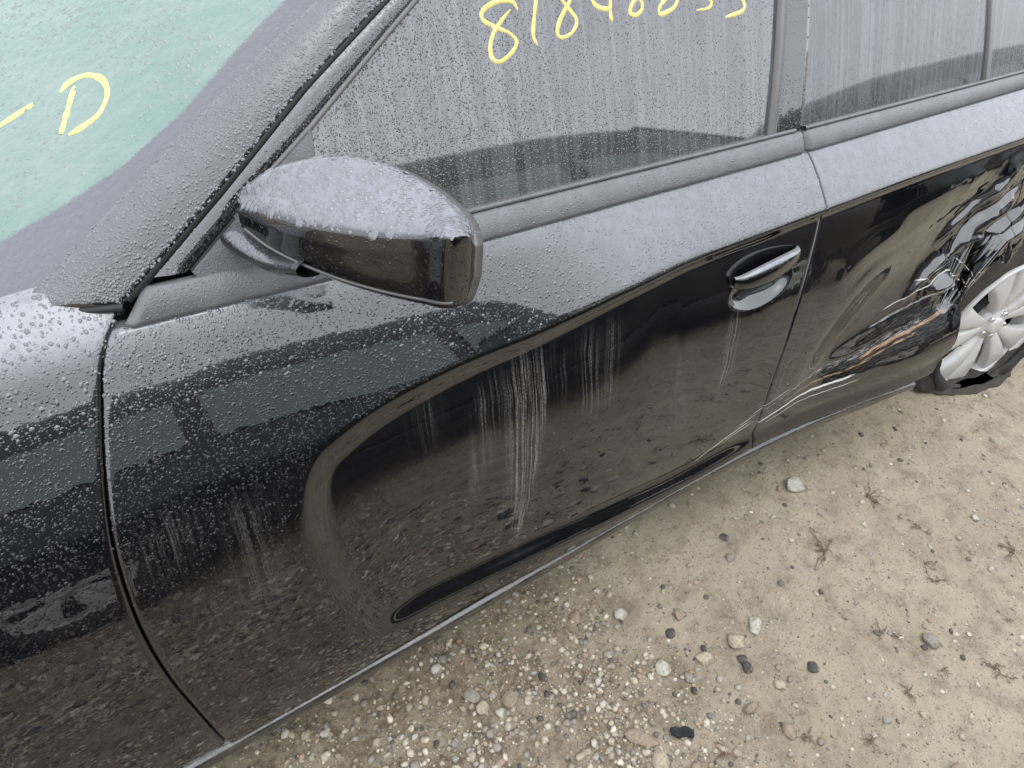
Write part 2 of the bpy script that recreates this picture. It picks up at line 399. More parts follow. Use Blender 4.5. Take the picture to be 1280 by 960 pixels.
def seg_dist(PX, PZ, poly, closed=False):
    """unsigned distance, and arc position, to a polyline in the (x, z) plane"""
    best = np.full(PX.shape, 9e9); sbest = np.zeros(PX.shape); side = np.zeros(PX.shape); acc = 0
    pts = list(poly)+([poly[0]] if closed else [])
    for (x0, z0), (x1, z1) in zip(pts[:-1], pts[1:]):
        dx, dz = x1-x0, z1-z0; L2 = dx*dx+dz*dz+1e-12; L = math.sqrt(L2)
        t = np.clip(((PX-x0)*dx+(PZ-z0)*dz)/L2, 0, 1)
        d = np.hypot(PX-x0-t*dx, PZ-z0-t*dz); cr = (dx*(PZ-z0)-dz*(PX-x0))
        m = d < best
        best = np.where(m, d, best); sbest = np.where(m, acc+t*L, sbest); side = np.where(m, np.sign(cr), side); acc += L
    return best, sbest, side
def inside(PX, PZ, poly):
    c = np.zeros(PX.shape, bool); n = len(poly)
    for i in range(n):
        x0, z0 = poly[i]; x1, z1 = poly[(i+1) % n]
        c ^= ((z0 > PZ) != (z1 > PZ)) & (PX < (x1-x0)*(PZ-z0)/(z1-z0+1e-12)+x0)
    return c
def spline(pts, n=80):
    pts = np.asarray(pts, float); P = np.vstack([2*pts[0]-pts[1], pts, 2*pts[-1]-pts[-2]]); out = []
    m = len(pts)-1
    for u in np.linspace(0, m-1e-6, n):
        i = int(u); t = u-i; p0, p1, p2, p3 = P[i:i+4]
        out.append(.5*((2*p1)+(-p0+p2)*t+(2*p0-5*p1+4*p2-p3)*t*t+(-p0+3*p1-3*p2+p3)*t**3))
    return np.array(out)

CREASE_PX = [(1280, 172), (1160, 214), (1030, 262), (860, 325), (780, 362), (660, 420), (560, 462), (480, 505), (425, 545)]
zu = ([-2, 4], [.90, .90])
for _ in range(3):
    tab = build_base(zu)
    H = np.array([hit(p, tab) for p in CREASE_PX]); o = np.argsort(H[:, 0]); zu = (H[o, 0], H[o, 2])
SIDE0 = build_base(zu)
# recessed pocket under the crease: upper edge, round front end, lower edge
FRONT_PX = [(425, 545), (392, 580), (380, 630), (390, 690), (424, 752), (474, 793)]
LOW_PX = [(474, 793), (540, 761), (620, 722), (700, 683), (780, 645), (850, 610), (925, 568)]
up = np.array([hit(p, SIDE0) for p in CREASE_PX]); fr = np.array([hit(p, SIDE0) for p in FRONT_PX]); lo = np.array([hit(p, SIDE0) for p in LOW_PX])
loxz = [(q[0], q[2]) for q in lo]
lo_end = [(1.6, loxz[-1][1]-.0), (3.4, loxz[-1][1]-.02)]
pocket = [(3.4, up[0, 2])]+[(q[0], q[2]) for q in up]+[(q[0], q[2]) for q in fr[1:]]+loxz[1:]+lo_end
top_part = [(3.4, up[0, 2])]+[(q[0], q[2]) for q in up]
sp = spline(pocket[1:-2], 140); pocket_s = [pocket[0]]+[tuple(q) for q in sp]+pocket[-2:]
PXg, PZg = np.meshgrid(XT, ZT, indexing='ij')
dist, _, _ = seg_dist(PXg, PZg, pocket_s[1:] if False else pocket_s)
ins = inside(PXg, PZg, pocket_s)
sd_ = np.where(ins, dist, -dist)
wtop = np.interp(PXg, [.15, .5, 1.0, 1.4], [.055, .045, .035, .03])
isup = PZg > np.interp(PXg, zu[0], zu[1])-.16
wv = np.where(isup, wtop, .055)
wv = np.interp(PZg, [.5, .75], [1, 0])*.050 + np.interp(PZg, [.5, .75], [0, 1])*wtop
depth = np.interp(PXg, [.1, .35, .8, 1.3, 3], [.013, .017, .018, .016, .016])+.009*np.interp(PZg, [.5, .65], [1, 0])*smooth01((PXg-.2)/.2)*(1-smooth01((PXg-1.15)/.2))
SIDE = SIDE0 + depth*smooth01(sd_/wv+.12)
# ---- crash damage of the rear door and quarter panel
def line_xz(px): return [(q[0], q[2]) for q in (hit(p, SIDE) for p in px)]
D1 = line_xz([(1279, 214), (1200, 258), (1125, 306), (1065, 368), (1012, 442), (960, 525)])
hz = hit((1165, 470), SIDE)
dpoly = [tuple(q) for q in spline(D1, 40)]+[(1.30, .40), (1.75, .33), (2.2, .35), (3.2, .40), (3.2, D1[0][1])]
dd, _, _ = seg_dist(PXg, PZg, [tuple(q) for q in spline(D1, 40)]); di = inside(PXg, PZg, dpoly)
fade = smooth01((PXg-1.18)/.35)
DENT = np.where(di, smooth01(dd/.17), 0)*.030*fade*smooth01((PZg-.38)/.16)
SIDE = SIDE+DENT
x0d = np.interp(PZg, [.42, .62, .86], [1.16, 1.30, 1.48])
cave = .034*smooth01((PXg-x0d)/.62)*(1-.65*smooth01((PXg-2.02)/.16))
cave = cave*smooth01((np.interp(PXg, zu[0], zu[1])-.055-PZg)/np.interp(PXg, [1.3, 2.2], [.16, .11]))*smooth01((PZg-.36)/.20)
SIDE = SIDE+cave
def crease(px, amp, wid):
    global SIDE
    L = line_xz(px); d, s, sg = seg_dist(PXg, PZg, [tuple(q) for q in spline(L, 24)])
    tot = s.max()+1e-6; env = np.sin(np.pi*np.clip(s/tot, 0.04, .96))**.6
    SIDE = SIDE-amp*np.exp(-(d/wid)**2)*env
crease([(1150, 345), (1190, 310), (1230, 275), (1279, 240)], .014, .026)
crease([(1150, 365), (1195, 335), (1240, 300), (1279, 270)], -.018, .022)
crease([(1150, 362), (1190, 352), (1205, 330)], .018, .018)
crease([(1195, 340), (1225, 300), (1279, 255)], -.024, .018)
crease([(1170, 300), (1215, 255), (1279, 205)], .012, .013)
crease([(1185, 318), (1230, 268), (1279, 225)], -.012, .010)
crease([(1130, 372), (1165, 335), (1185, 322)], .010, .010)
crease([(1200, 300), (1240, 285), (1279, 262)], .016, .010)
crease([(1215, 330), (1245, 300), (1279, 285)], .020, .016)
crease([(1170, 385), (1190, 370), (1200, 345)], -.014, .012)
crease([(1055, 345), (1090, 312), (1130, 285)], .003, .02)
crease([(1060, 360), (1100, 325), (1140, 300)], -.003, .016)
crease([(940, 522), (1000, 480), (1060, 450), (1120, 417), (1180, 385)], -.0030, .010)
crease([(940, 540), (1000, 500), (1060, 472), (1120, 440), (1185, 408)], .0012, .016)
rum = smooth01((PXg-1.75)/.35)*smooth01((PZg-.42)/.1)*smooth01((.93-PZg)/.15)
N3 = np.stack([PXg*.8+PZg*.5, PZg*1.6-PXg*.5, PXg*0], -1)
SIDE = SIDE+rum*(.006*vnoise(N3, 9, 3, 2)+.003*vnoise(N3, 26, 5, 2))
# tiny waviness of real sheet metal
N4 = np.stack([PXg, PZg, PXg*0], -1)
SIDE = SIDE+.0006*vnoise(N4, 6, 11, 2)
# hand cup behind the door handle
hc = np.array([hit((950, 352), SIDE)[k] for k in (0, 2)])
cup = np.clip(1-((PXg-hc[0]-.005)/.095)**2-((PZg-hc[1]+.012)/.040)**2, 0, 1)
SIDE = SIDE+.022*np.sqrt(cup)*smooth01(cup*3)
def side(x, z): return cubic(SIDE, x, z)
def hs_(p): return hit(p, SIDE)
def hits_xz(px): return np.array([[q[0], q[2]] for q in (hs_(p) for p in px)])

# ------------------------------------------------------------------ greenhouse side  y = green(z)
YB = float(side(np.array([.6]), np.array([ZB]))[0])
def green(z): dz = np.asarray(z)-ZB; return YB+.010+.37*dz+.28*dz*dz
def hg(p):
    d = ray(p); t = np.linspace(.4, 4.5, 6000); P = CAM+t[:, None]*d
    k = np.where(P[:, 1] > green(P[:, 2]))[0]; return P[k[0]]

# ================================================================== THE CAR
CAR_BASE = (1.0, 1.45, 0.0)
car = empty('wrecked_sedan', CAR_BASE)
tag(car, 'wet black sedan with scraped dented rear side, flat rear tyre and yellow marker writing', 'car')

STREAKS = []   # (pixel top, pixel bottom, half width, strength)
def streak_field(x, z):
    f = np.zeros(np.shape(x))
    for (a, b, wd, s) in STREAKS:
        za, zb = max(a[1], b[1]), min(a[1], b[1]); xc = np.interp(z, [zb, za], [b[0], a[0]] if a[1] > b[1] else [a[0], b[0]])
        v = np.exp(-((x-xc)/wd)**2)*smooth01((za-z)/.06)*smooth01((z-zb)/.12)
        f = np.maximum(f, s*v)
    return f
for a, b, wd, s in [((684, 425), (648, 705), .009, 1.3), ((668, 425), (636, 700), .030, 1.0), ((600, 470), (590, 640), .014, .6), ((200, 620), (215, 760), .03, .35), ((648, 440), (628, 640), .022, .55), ((622, 450), (610, 600), .018, .4),
                    ((705, 420), (700, 540), .012, .4), ((735, 400), (735, 560), .02, .45), ((770, 380), (755, 540), .02, .35), ((914, 376), (890, 520), .018, 1.2),
                    ((535, 480), (530, 600), .02, .3), ((300, 600), (330, 800), .03, .25), ((860, 420), (830, 560), .03, .3), ((725, 595), (705, 640), .005, .9), ((990, 420), (950, 540), .03, .4), ((1040, 400), (975, 540), .03, .35)]:
    A, B = hs_(a), hs_(b); STREAKS.append(((A[0], A[2]), (B[0], B[2]), wd, s))
SCR = np.array(line_xz([(862, 582), (935, 528), (1000, 482), (1060, 452), (1120, 418), (1185, 382)]))
SCRs = [tuple(q) for q in spline(SCR, 60)]
SCR0 = seg_dist(np.array([SCR[1, 0]]), np.array([SCR[1, 1]]), SCRs)[1][0]
def attrs(V):
    x, z = V[:, 0], V[:, 2]
    d, s, sg = seg_dist(x, z, SCRs)
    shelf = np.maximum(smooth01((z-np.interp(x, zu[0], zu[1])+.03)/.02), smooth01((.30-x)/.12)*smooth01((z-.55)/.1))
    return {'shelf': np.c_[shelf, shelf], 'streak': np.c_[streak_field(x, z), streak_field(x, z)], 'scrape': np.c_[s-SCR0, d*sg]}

def side_panel(name, xl, xr, zb, zt, mat, nu, nv, off=0.0, hem=.018):
    """sheet-metal panel on the body side between two edge curves (functions of z), with edges turned in"""
    v = np.linspace(0, 1, nv); u = np.linspace(0, 1, nu)
    # x depends on z and z on x, two passes settle it
    U, Vv = np.meshgrid(u, v, indexing='ij'); Z = .3+.7*Vv; X = U*0
    for _ in range(6):
        X = xl(Z)*(1-U)+xr(Z)*U
        Z = zb(X)*(1-Vv)+zt(X)*Vv
    Y = side(X, Z)-off
    G = np.stack([X, Y, Z], -1)
    # hems: duplicate the border pushed inward
    Gp = np.pad(G, ((1, 1), (1, 1), (0, 0)), 'edge')
    Gp[0, :, 1] += hem; Gp[-1, :, 1] += hem; Gp[:, 0, 1] += hem; Gp[:, -1, 1] += hem
    # soft rolled edge
    Gp[1, :, 1] += .0012; Gp[-2, :, 1] += .0012
    Vt = Gp.reshape(-1, 3); F = grid_faces(nu+2, nv+2)[:, ::-1]
    F = F[:, ::-1]
    return mk(name, Vt, F, mat, car, True, attrs(Vt)), G

GAP = .0014
dfr = hits_xz([(150, 388), (134, 430), (128, 470), (129, 540), (132, 600), (140, 670), (155, 730), (178, 790), (210, 845), (250, 893), (292, 932)])
o = np.argsort(dfr[:, 1]); dfr = dfr[o]
dfs = spline(np.vstack([[dfr[0, 0]+.03, dfr[0, 1]-.04], dfr]), 200); dfs = dfs[np.argsort(dfs[:, 1])]
drr = hits_xz([(1009, 184), (1024, 225), (1031, 258), (1019, 310), (1000, 370), (983, 425), (965, 480), (948, 528), (934, 568)])
drr = drr[np.argsort(drr[:, 1])]
# keep the shut line a smooth monotone curve
pz = np.polyfit(drr[:, 1], drr[:, 0], 4)
def x_front(z): return np.interp(z, dfs[:, 1], dfs[:, 0])
def x_rear(z): return np.polyval(pz, np.clip(z, drr[0, 1]-.02, drr[-1, 1]+.02))
dbt = hits_xz([(290, 930), (420, 855), (540, 786), (650, 723), (760, 661), (850, 610), (935, 565), (1000, 533), (1060, 507)])
pb = np.polyfit(dbt[:, 0], dbt[:, 1], 2)
def z_doorbot(x): return np.interp(x, [-.1, 0, .5, 1.2, 1.6, 2.1, 2.4], np.polyval(pb, [-.1, 0, .5, 1.2, 1.2, 1.2, 1.2]))
print('door bottom', dbt.round(3).tolist()); print('front edge', dfr.round(3).tolist()); print('rear edge', drr.round(3).tolist())
def z_belt(x): return np.interp(x, [-.2, .5, 1.3, 2.3], [1.006, .994, .995, 1.002])

front_door, GD = side_panel('front_door', lambda z: x_front(z)+GAP, lambda z: x_rear(z)-GAP, z_doorbot, z_belt, M['paint_rear'], 300, 200)
fender, GF = side_panel('front_fender', lambda z: -1.25+0*z, lambda z: x_front(z)-GAP, lambda x: np.maximum(.22, .33+np.sqrt(np.clip(.365**2-(x+.60)**2, 0, 1))*(np.abs(x+.60) < .365)), lambda x: np.interp(x, [-1.3, 0, .1], [.985, 1.040, 1.035]), M['paint'], 240, 180)
# wheel-arch edge that bounds the rear sheet metal
ARCH_PX = [(1118, 500), (1142, 484), (1164, 468), (1185, 447), (1199, 420), (1206, 396), (1203, 372), (1214, 348), (1246, 326), (1279, 306)]
arch = hits_xz(ARCH_PX); print('arch', arch.round(3).tolist())
def x_arch(z):
    o = np.argsort(arch[:, 1]); return np.interp(z, arch[o, 1], np.maximum.accumulate(arch[o, 0]))

def z_arch(x):
    o = np.argsort(arch[:, 0]); return np.interp(x, arch[o, 0], np.maximum.accumulate(arch[o, 1]))
X_SHUT = 2.30
def z_rearbot(x): return np.where(x < 1.86, np.interp(x, [0, 1.2, 1.86], [float(z_doorbot(1.2)), float(z_doorbot(1.2)), .315]), np.interp(x, [1.86, 1.99, 2.05, 2.10, 2.30], [.315, .315, .37, .50, .545]))
rear_door, GR = side_panel('rear_door', lambda z: x_rear(z)+GAP, lambda z: np.minimum(np.maximum(np.interp(z, [.3, .36, .50, .545], [1.99, 2.05, 2.09, X_SHUT]), 1.9), X_SHUT), z_rearbot, z_belt, M['paint_rear'], 320, 220)
quarter, GQ = side_panel('quarter_panel', lambda z: X_SHUT+.004+0*z, lambda z: 2.99+0*z, lambda x: np.interp(x, [2.3, 2.45, 2.6, 2.75, 2.85, 3], [.548, .60, .60, .54, .40, .34]), z_belt, M['paint_rear'], 90, 120)

# ---- rocker sill under the doors: its rounded upper edge catches the sky as a thin bright line
xs = np.linspace(-.23, 1.905, 260)
prof = [(.034, .004), (.014, -.003), (.004, -.0065), (.0016, -.0078), (.0008, -.0095), (.0006, -.014), (.001, -.030), (.008, -.048), (.026, -.060), (.07, -.064)]
zd = np.where(xs < 1.2, z_doorbot(np.maximum(xs, 0)), z_rearbot(xs)); yd = np.polyval(np.polyfit(xs, side(xs, zd+.004), 5), xs)-.004
zend = smooth01((xs-1.72)/.3)
R = np.array([np.stack([xs, yd+a, zd+b*(1-.45*zend)+.0*zend], 1) for a, b in prof])
rocker = mk('rocker_sill', R.transpose(1, 0, 2).reshape(-1, 3), grid_faces(len(xs), len(prof)), M['sill'], car, True, attrs(R.transpose(1, 0, 2).reshape(-1, 3)))

# ---- hidden closing body: dark inner panel behind the shut lines, underbody, far side, roof, bonnet
def boxm(name, lo, hi, mat, parent, bev=.01, seg=2, smooth=True):
    bm = bmesh.new(); bmesh.ops.create_cube(bm, size=1)
    for v in bm.verts: v.co = Vector([lo[k]+(v.co[k]+.5)*(hi[k]-lo[k]) for k in range(3)])
    if bev: bmesh.ops.bevel(bm, geom=bm.edges[:], offset=bev, segments=seg, affect='EDGES', profile=.5)
    V = [v.co[:] for v in bm.verts]; bm.verts.index_update(); F = [[v.index for v in f.verts] for f in bm.faces]; bm.free()
    return mk(name, V, F, mat, parent, smooth)
xs = np.linspace(-.16, 2.05, 80); zs = np.linspace(.28, .985, 30)
X, Z = np.meshgrid(xs, zs, indexing='ij'); G = np.stack([X, side(X, Z)+.045, Z], -1)
mk('inner_body', G.reshape(-1, 3), grid_faces(80, 30), M['dark'], car)
boxm('underbody', (-1.5, .66, .20), (3.2, 2.25, .27), M['dark'], car, .02)
xs = np.linspace(-1.3, 3.0, 60); zs = np.linspace(.25, 1.0, 24); X, Z = np.meshgrid(xs, zs, indexing='ij')
farY = 2.90-side(np.clip(X, -1.2, 1.2), Z)
mk('far_body_side', np.stack([X, farY, Z], -1).reshape(-1, 3), grid_faces(60, 24)[:, ::-1], M['paint'], car)

# ---- A-pillar
n_side = np.array([0, -.938, .347]); n_ws = np.array([-.47, -.16, .87]); n_ws /= np.linalg.norm(n_ws)
GAPA_PX = [(152, 379), (179, 350), (267, 246), (375, 112), (475, 4)]
gapA = np.array([hg(p) for p in GAPA_PX]); print('gapA', gapA.round(3).tolist())
n_pil = n_side+n_ws; n_pil /= np.linalg.norm(n_pil)
RIDGE_PX = [(23, 384), (100, 300), (154, 242), (233, 160), (312, 79), (392, 4)]
ridge = np.array([on_plane(p, gapA[2], n_pil) for p in RIDGE_PX]); print('ridge', ridge.round(3).tolist())
def extend(P, z):
    d = P[-1]-P[-3]; k = (z-P[-1][2])/d[2]; return np.vstack([P, P[-1]+d*k*.5, P[-1]+d*k])
ROOF_Z = 1.40
gapA_e = extend(gapA, ROOF_Z); ridge_e = extend(ridge, ROOF_Z+.015)
nrow = 13; n = 150
G2 = loft([gapA_e, ridge_e], n); rows = []
for k in range(nrow):
    t = k/(nrow-1); rows.append(G2[0]*(1-t)+G2[1]*t+n_pil*(.016*math.sin(math.pi*t)**.8)[None] if False else G2[0]*(1-t)+G2[1]*t+n_pil[None]*(.006*math.sin(math.pi*t)))
rows = [rows[0]-n_pil*.02]+rows+[rows[-1]-n_pil*.010, rows[-1]-n_pil*.03]
GP = np.array(rows)
# close the lower end of the pillar with a thin black lip
base = GP[:, 0:1]-n_pil*.012+np.array([-.004, -.004, -.010])
GP = np.concatenate([base, GP], 1)
pillar = mk('windscreen_pillar', GP.reshape(-1, 3), grid_faces(GP.shape[0], GP.shape[1]), M['gloss'], car)
lip0 = loft([gapA_e[:1].repeat(2, 0)+np.array([[0, 0, 0], [1e-4, 0, 0]]), ridge_e[:1].repeat(2, 0)+np.array([[0, 0, 0], [1e-4, 0, 0]])], 2)

def strip(name, line, w_, mat, parent, nrm, proud=.003, n=100, off=(0, 0, 0)):
    """rubber or metal strip following a line, half round section"""
    Lr = loft([line], n)[0]; T = np.gradient(Lr, axis=0); T /= np.linalg.norm(T, axis=1)[:, None]
    nrm = np.asarray(nrm, float); B = np.cross(T, nrm); B /= np.linalg.norm(B, axis=1)[:, None]
    N = np.cross(B, T); rows = []
    for a in np.linspace(0, math.pi, 7): rows.append(Lr+B*(w_/2*math.cos(a))+N*(proud*math.sin(a))+np.asarray(off))
    rows = [rows[0]-N*.012]+rows+[rows[-1]-N*.012]
    G = np.array(rows); return mk(name, G.reshape(-1, 3), grid_faces(G.shape[0], n), mat, parent)
strip('pillar_base_seal', [ridge_e[0]+np.array([-.004, -.004, .001]), .5*(ridge_e[0]+gapA_e[0])+np.array([-.003, -.003, -.007]), gapA_e[0]+np.array([.0, -.003, -.004])], .009, M['rubber'], pillar, (-.5, -.6, .3), .003, 30)

# ---- windscreen: curved sheet running inboard from the pillar ridge
ns, nw = 60, 90
base = loft([ridge_e-n_pil*.012+np.array([0, .004, 0])], ns)[0]
sdir = (base[0]-base[-1])/np.linalg.norm(base[0]-base[-1])
base = np.vstack([base[0]+sdir*.30*np.linspace(1, 0.04, 14)[:, None], base]); ns = len(base)
wv_ = np.linspace(0, 1.28, nw)
P = np.zeros((ns, nw, 3)); t = wv_/1.28
for i in range(ns):
    P[i, :, 0] = base[i, 0]-.42*t*(1-t)*1.1; P[i, :, 1] = base[i, 1]+wv_; P[i, :, 2] = base[i, 2]+.05*np.sin(np.pi*t)
# black frit border, its inner edge traced in the photograph
FRIT_PX = [(0, 317), (83, 271), (154, 225), (233, 154), (312, 62), (371, 0)]
wsn = np.cross(P[ns//2, 2]-P[ns//2, 0], P[ns//2+1, 0]-P[ns//2, 0]); wsn /= np.linalg.norm(wsn)
fr3 = np.array([on_plane(p, base[ns//2]+np.array([0, .05, 0]), wsn) for p in FRIT_PX]); print('frit', fr3.round(3).tolist())
# inner edge as distance inboard of the ridge, for each station along x
bx = np.interp(base[:, 0], fr3[:, 0], fr3[:, 1], left=np.nan)
wid = np.where(np.isnan(bx), np.nan, bx-base[:, 1])
lo_w = np.nanmin(wid) if np.isfinite(wid).any() else .05
edge = np.zeros((ns, nw, 3))
x0f, y0f = fr3[0, 0], fr3[0, 1]; slope0 = (fr3[1, 1]-fr3[0, 1])/(fr3[1, 0]-fr3[0, 0])
for i in range(ns):
    x = P[i, :, 0]
    ylim = np.interp(x, fr3[:, 0], fr3[:, 1])+np.where(x < x0f, (x0f-x)*max(1.2, abs(slope0)), 0)+np.where(x > fr3[-1, 0], (x-fr3[-1, 0])*(fr3[-1, 1]-fr3[-2, 1])/(fr3[-1, 0]-fr3[-2, 0]), 0)
    edge[i, :, 0] = P[i, :, 1]-ylim
windscreen_o = mk('windscreen', P.reshape(-1, 3), grid_faces(ns, nw)[:, ::-1], M['windscreen'], car, True, {'edge': edge.reshape(-1, 3)})

# ---- bonnet edge, roof
xs = np.linspace(-1.25, -.30, 40); ys = np.linspace(0, 1, 30)
fy = side(xs, np.interp(xs, [-1.3, 0, .1], [.985, 1.040, 1.035])); fz = np.interp(xs, [-1.3, 0, .1], [.985, 1.040, 1.035])
P = np.array([[[x, y+.003+(2.9-2*y)*t, z+.010+.035*math.sin(math.pi*t)] for t in ys] for x, y, z in zip(xs, fy, fz)])
mk('bonnet', P.reshape(-1, 3), grid_faces(40, 30), M['paint'], car)
xs = np.linspace(.62, 2.6, 40)
yr = float(green(ROOF_Z))
P = np.array([[[x+.0, yr+(2.9-2*yr)*t, ROOF_Z-.002+.07*math.sin(math.pi*t)**.6-.10*max(0, (x-1.3)/1.3)**2] for t in ys] for x in xs])
mk('roof', P.reshape(-1, 3), grid_faces(40, 30), M['paint'], car)

ys_ = np.linspace(0, 1, 24); rows = []
for x, z, iny in ((2.55, 1.335, .42), (2.80, 1.21, .36), (3.02, 1.085, .25), (3.10, 1.075, .22), (3.40, 1.065, .24), (3.44, 1.02, .24), (3.44, .80, .20), (3.40, .42, .22), (3.30, .28, .30)):
    rows.append([[x+.10*(1-(2*t-1)**2)*(x > 3.3), .56+iny+(1.78-2*iny)*t, z+.03*math.sin(math.pi*t)] for t in ys_])
mk('boot_lid', np.array(rows).reshape(-1, 3), grid_faces(9, 24), M['paint'], car)
xs = np.linspace(2.98, 3.44, 20); zs = np.linspace(.34, 1.0, 16); X, Z = np.meshgrid(xs, zs, indexing='ij')
mk('rear_corner', np.stack([X, side(np.full_like(X, 2.97), Z)+.30*((X-2.98)/.46)**2.2, Z], -1).reshape(-1, 3), grid_faces(20, 16), M['paint'], car)
# ---- windows, frames and pillars on the sloping side of the cabin
def green_panel(name, xl, xr, z0, z1, mat, parent, off=0.0, nu=40, nv=40, hem=.012):
    U, Vv = np.meshgrid(np.linspace(0, 1, nu), np.linspace(0, 1, nv), indexing='ij'); X = None
    z0f = z0 if callable(z0) else (lambda x: z0+0*x); z1f = z1 if callable(z1) else (lambda x: z1+0*x)
    Z = 1.05+.3*Vv
    for _ in range(5):
        X = np.interp(Z, xl[1], xl[0])*(1-U)+np.interp(Z, xr[1], xr[0])*U
        Z = z0f(X)*(1-Vv)+z1f(X)*Vv
    G = np.stack([X, green(Z)-off, Z], -1)
    if hem:
        G = np.pad(G, ((1, 1), (1, 1), (0, 0)), 'edge')
        G[0, :, 1] += hem; G[-1, :, 1] += hem; G[:, 0, 1] += hem; G[:, -1, 1] += hem
    return mk(name, G.reshape(-1, 3), grid_faces(G.shape[0], G.shape[1]), mat, parent)
def line_g(px): q = np.array([hg(p) for p in px]); o = np.argsort(q[:, 2]); return q[o]
WF = line_g([(390, 200), (388, 164), (479, 46), (515, 2)]); print('WF', WF.round(3).tolist())
sl_ = (WF[-1, 0]-WF[-2, 0])/(WF[-1, 2]-WF[-2, 2])
wfx = ([WF[0, 0]-.012, WF[0, 0], WF[1, 0], WF[2, 0], WF[3, 0], WF[3, 0]+sl_*(1.36-WF[3, 2])], [1.03, WF[0, 2], WF[1, 2], WF[2, 2], WF[3, 2], 1.36])
WB = line_g([(963, 166), (976, 2)]); BG = line_g([(1003, 163), (1013, 2)]); print('WB', WB.round(3).tolist(), BG.round(3).tolist())
def lin(A, z): return A[0, 0]+(A[1, 0]-A[0, 0])/(A[1, 2]-A[0, 2])*(z-A[0, 2])
ZR = [1.02, 1.40]
wbx = ([lin(WB, z) for z in ZR], ZR); bgx = ([lin(BG, z) for z in ZR], ZR)
WTOP = 1.36
def z_mtop(x): return z_belt(x)+.036
front_glass = green_panel('window_glass', wfx, wbx, lambda x: z_mtop(x)-.006, WTOP, M['wglass'], front_door, -.006, 60, 40, 0)
sh = lambda c, d: ([v+d for v in c[0]], c[1])
green_panel('pillar_edge_strip', sh(wbx, -.003), sh(wbx, .010), lambda x: z_mtop(x)-.006, WTOP, M['trim'], front_door, .003, 4, 30)
fr_app = green_panel('door_pillar_cover', sh(wbx, .0115), sh(bgx, -.0025), lambda x: z_mtop(x)-.006, WTOP+.03, M['gloss'], front_door, .001, 10, 30)
QX = line_g([(1233, 95), (1240, 2)]); qx = ([lin(QX, z) for z in ZR], ZR)
rear_glass = green_panel('window_glass', sh(bgx, .003), sh(qx, -.010), lambda x: z_mtop(x)-.004, WTOP, M['wglass_rear'], rear_door, -.003, 50, 40, 0)
green_panel('window_divider', sh(qx, -.011), sh(qx, .012), lambda x: z_mtop(x)-.006, WTOP, M['trim'], rear_door, .003, 4, 30)
green_panel('quarter_glass', sh(qx, .012), sh(qx, .32), lambda x: z_mtop(x)-.004, lambda x: np.interp(x, [2.0, 2.3], [1.34, 1.12]), M['wglass_rear'], rear_door, -.003, 20, 20, 0)
# door frame between windscreen pillar and pane, rubber seals beside it
frame_lo = np.vstack([gapA_e[1:] + np.array([.012, 0, 0])]); wf3 = np.array([[x, float(green(z)), z] for x, z in zip(*wfx)][2:])
FR_IN = np.array([hg(p) for p in [(233, 340), (292, 268), (333, 218), (387, 158), (479, 46)]]); FR_IN = extend(FR_IN, WTOP)
GFm = loft([frame_lo, .5*(loft([frame_lo], 60)[0]+loft([FR_IN], 60)[0])+np.array([0, -.006, .003]), FR_IN], 60)
window_frame = mk('window_frame', GFm.reshape(-1, 3), grid_faces(3, 60), M['gloss'], front_door)
strip('pillar_seal', gapA_e+np.array([.006, .004, 0]), .013, M['rubber'], front_door, n_side, .003, 120)
strip('window_seal', FR_IN[2:]+np.array([.002, .000, 0]), .008, M['trim'], front_door, n_side, .003, 120)
strip('roof_rail', [[.60, yr-.006, ROOF_Z-.02], [1.3, yr-.010, ROOF_Z-.015], [2.2, yr-.006, ROOF_Z-.06]], .07, M['gloss'], car, n_side, .012, 80)
strip('door_gap_seal', [[lin(BG, z), float(green(z))+.004, z] for z in np.linspace(1.03, 1.38, 20)], .006, M['rubber'], rear_door, n_side, .001, 40)
# corner cover behind the mirror
SAIL = np.array([hg(p) for p in [(238, 337), (292, 271), (340, 214), (386, 163), (391, 200)]])
bx1 = .45
sail = np.vstack([SAIL, [[WF[0, 0]+.004, float(green(1.022)), 1.022]], [[SAIL[0, 0]+.01, float(green(1.026)), 1.026]]])
ctr = sail.mean(0); V = np.vstack([sail-np.array([0, .004, 0]), ctr-np.array([0, .006, 0]), sail+np.array([0, .012, 0])]); k = len(sail)
F = [(i, (i+1) % k, k) for i in range(k)]+[(i, k+1+i, k+1+(i+1) % k, (i+1) % k) for i in range(k)]
mk('mirror_corner_cover', V, F, M['mould'], front_door, False)
strip('corner_cover_edge', SAIL[:2]-np.array([0, .002, 0]), .003, M['rubber'], front_door, n_side, .003, 10)
strip('corner_cover_post', [SAIL[3], SAIL[4], sail[5]], .007, M['trim'], front_door, n_side, .005, 20)

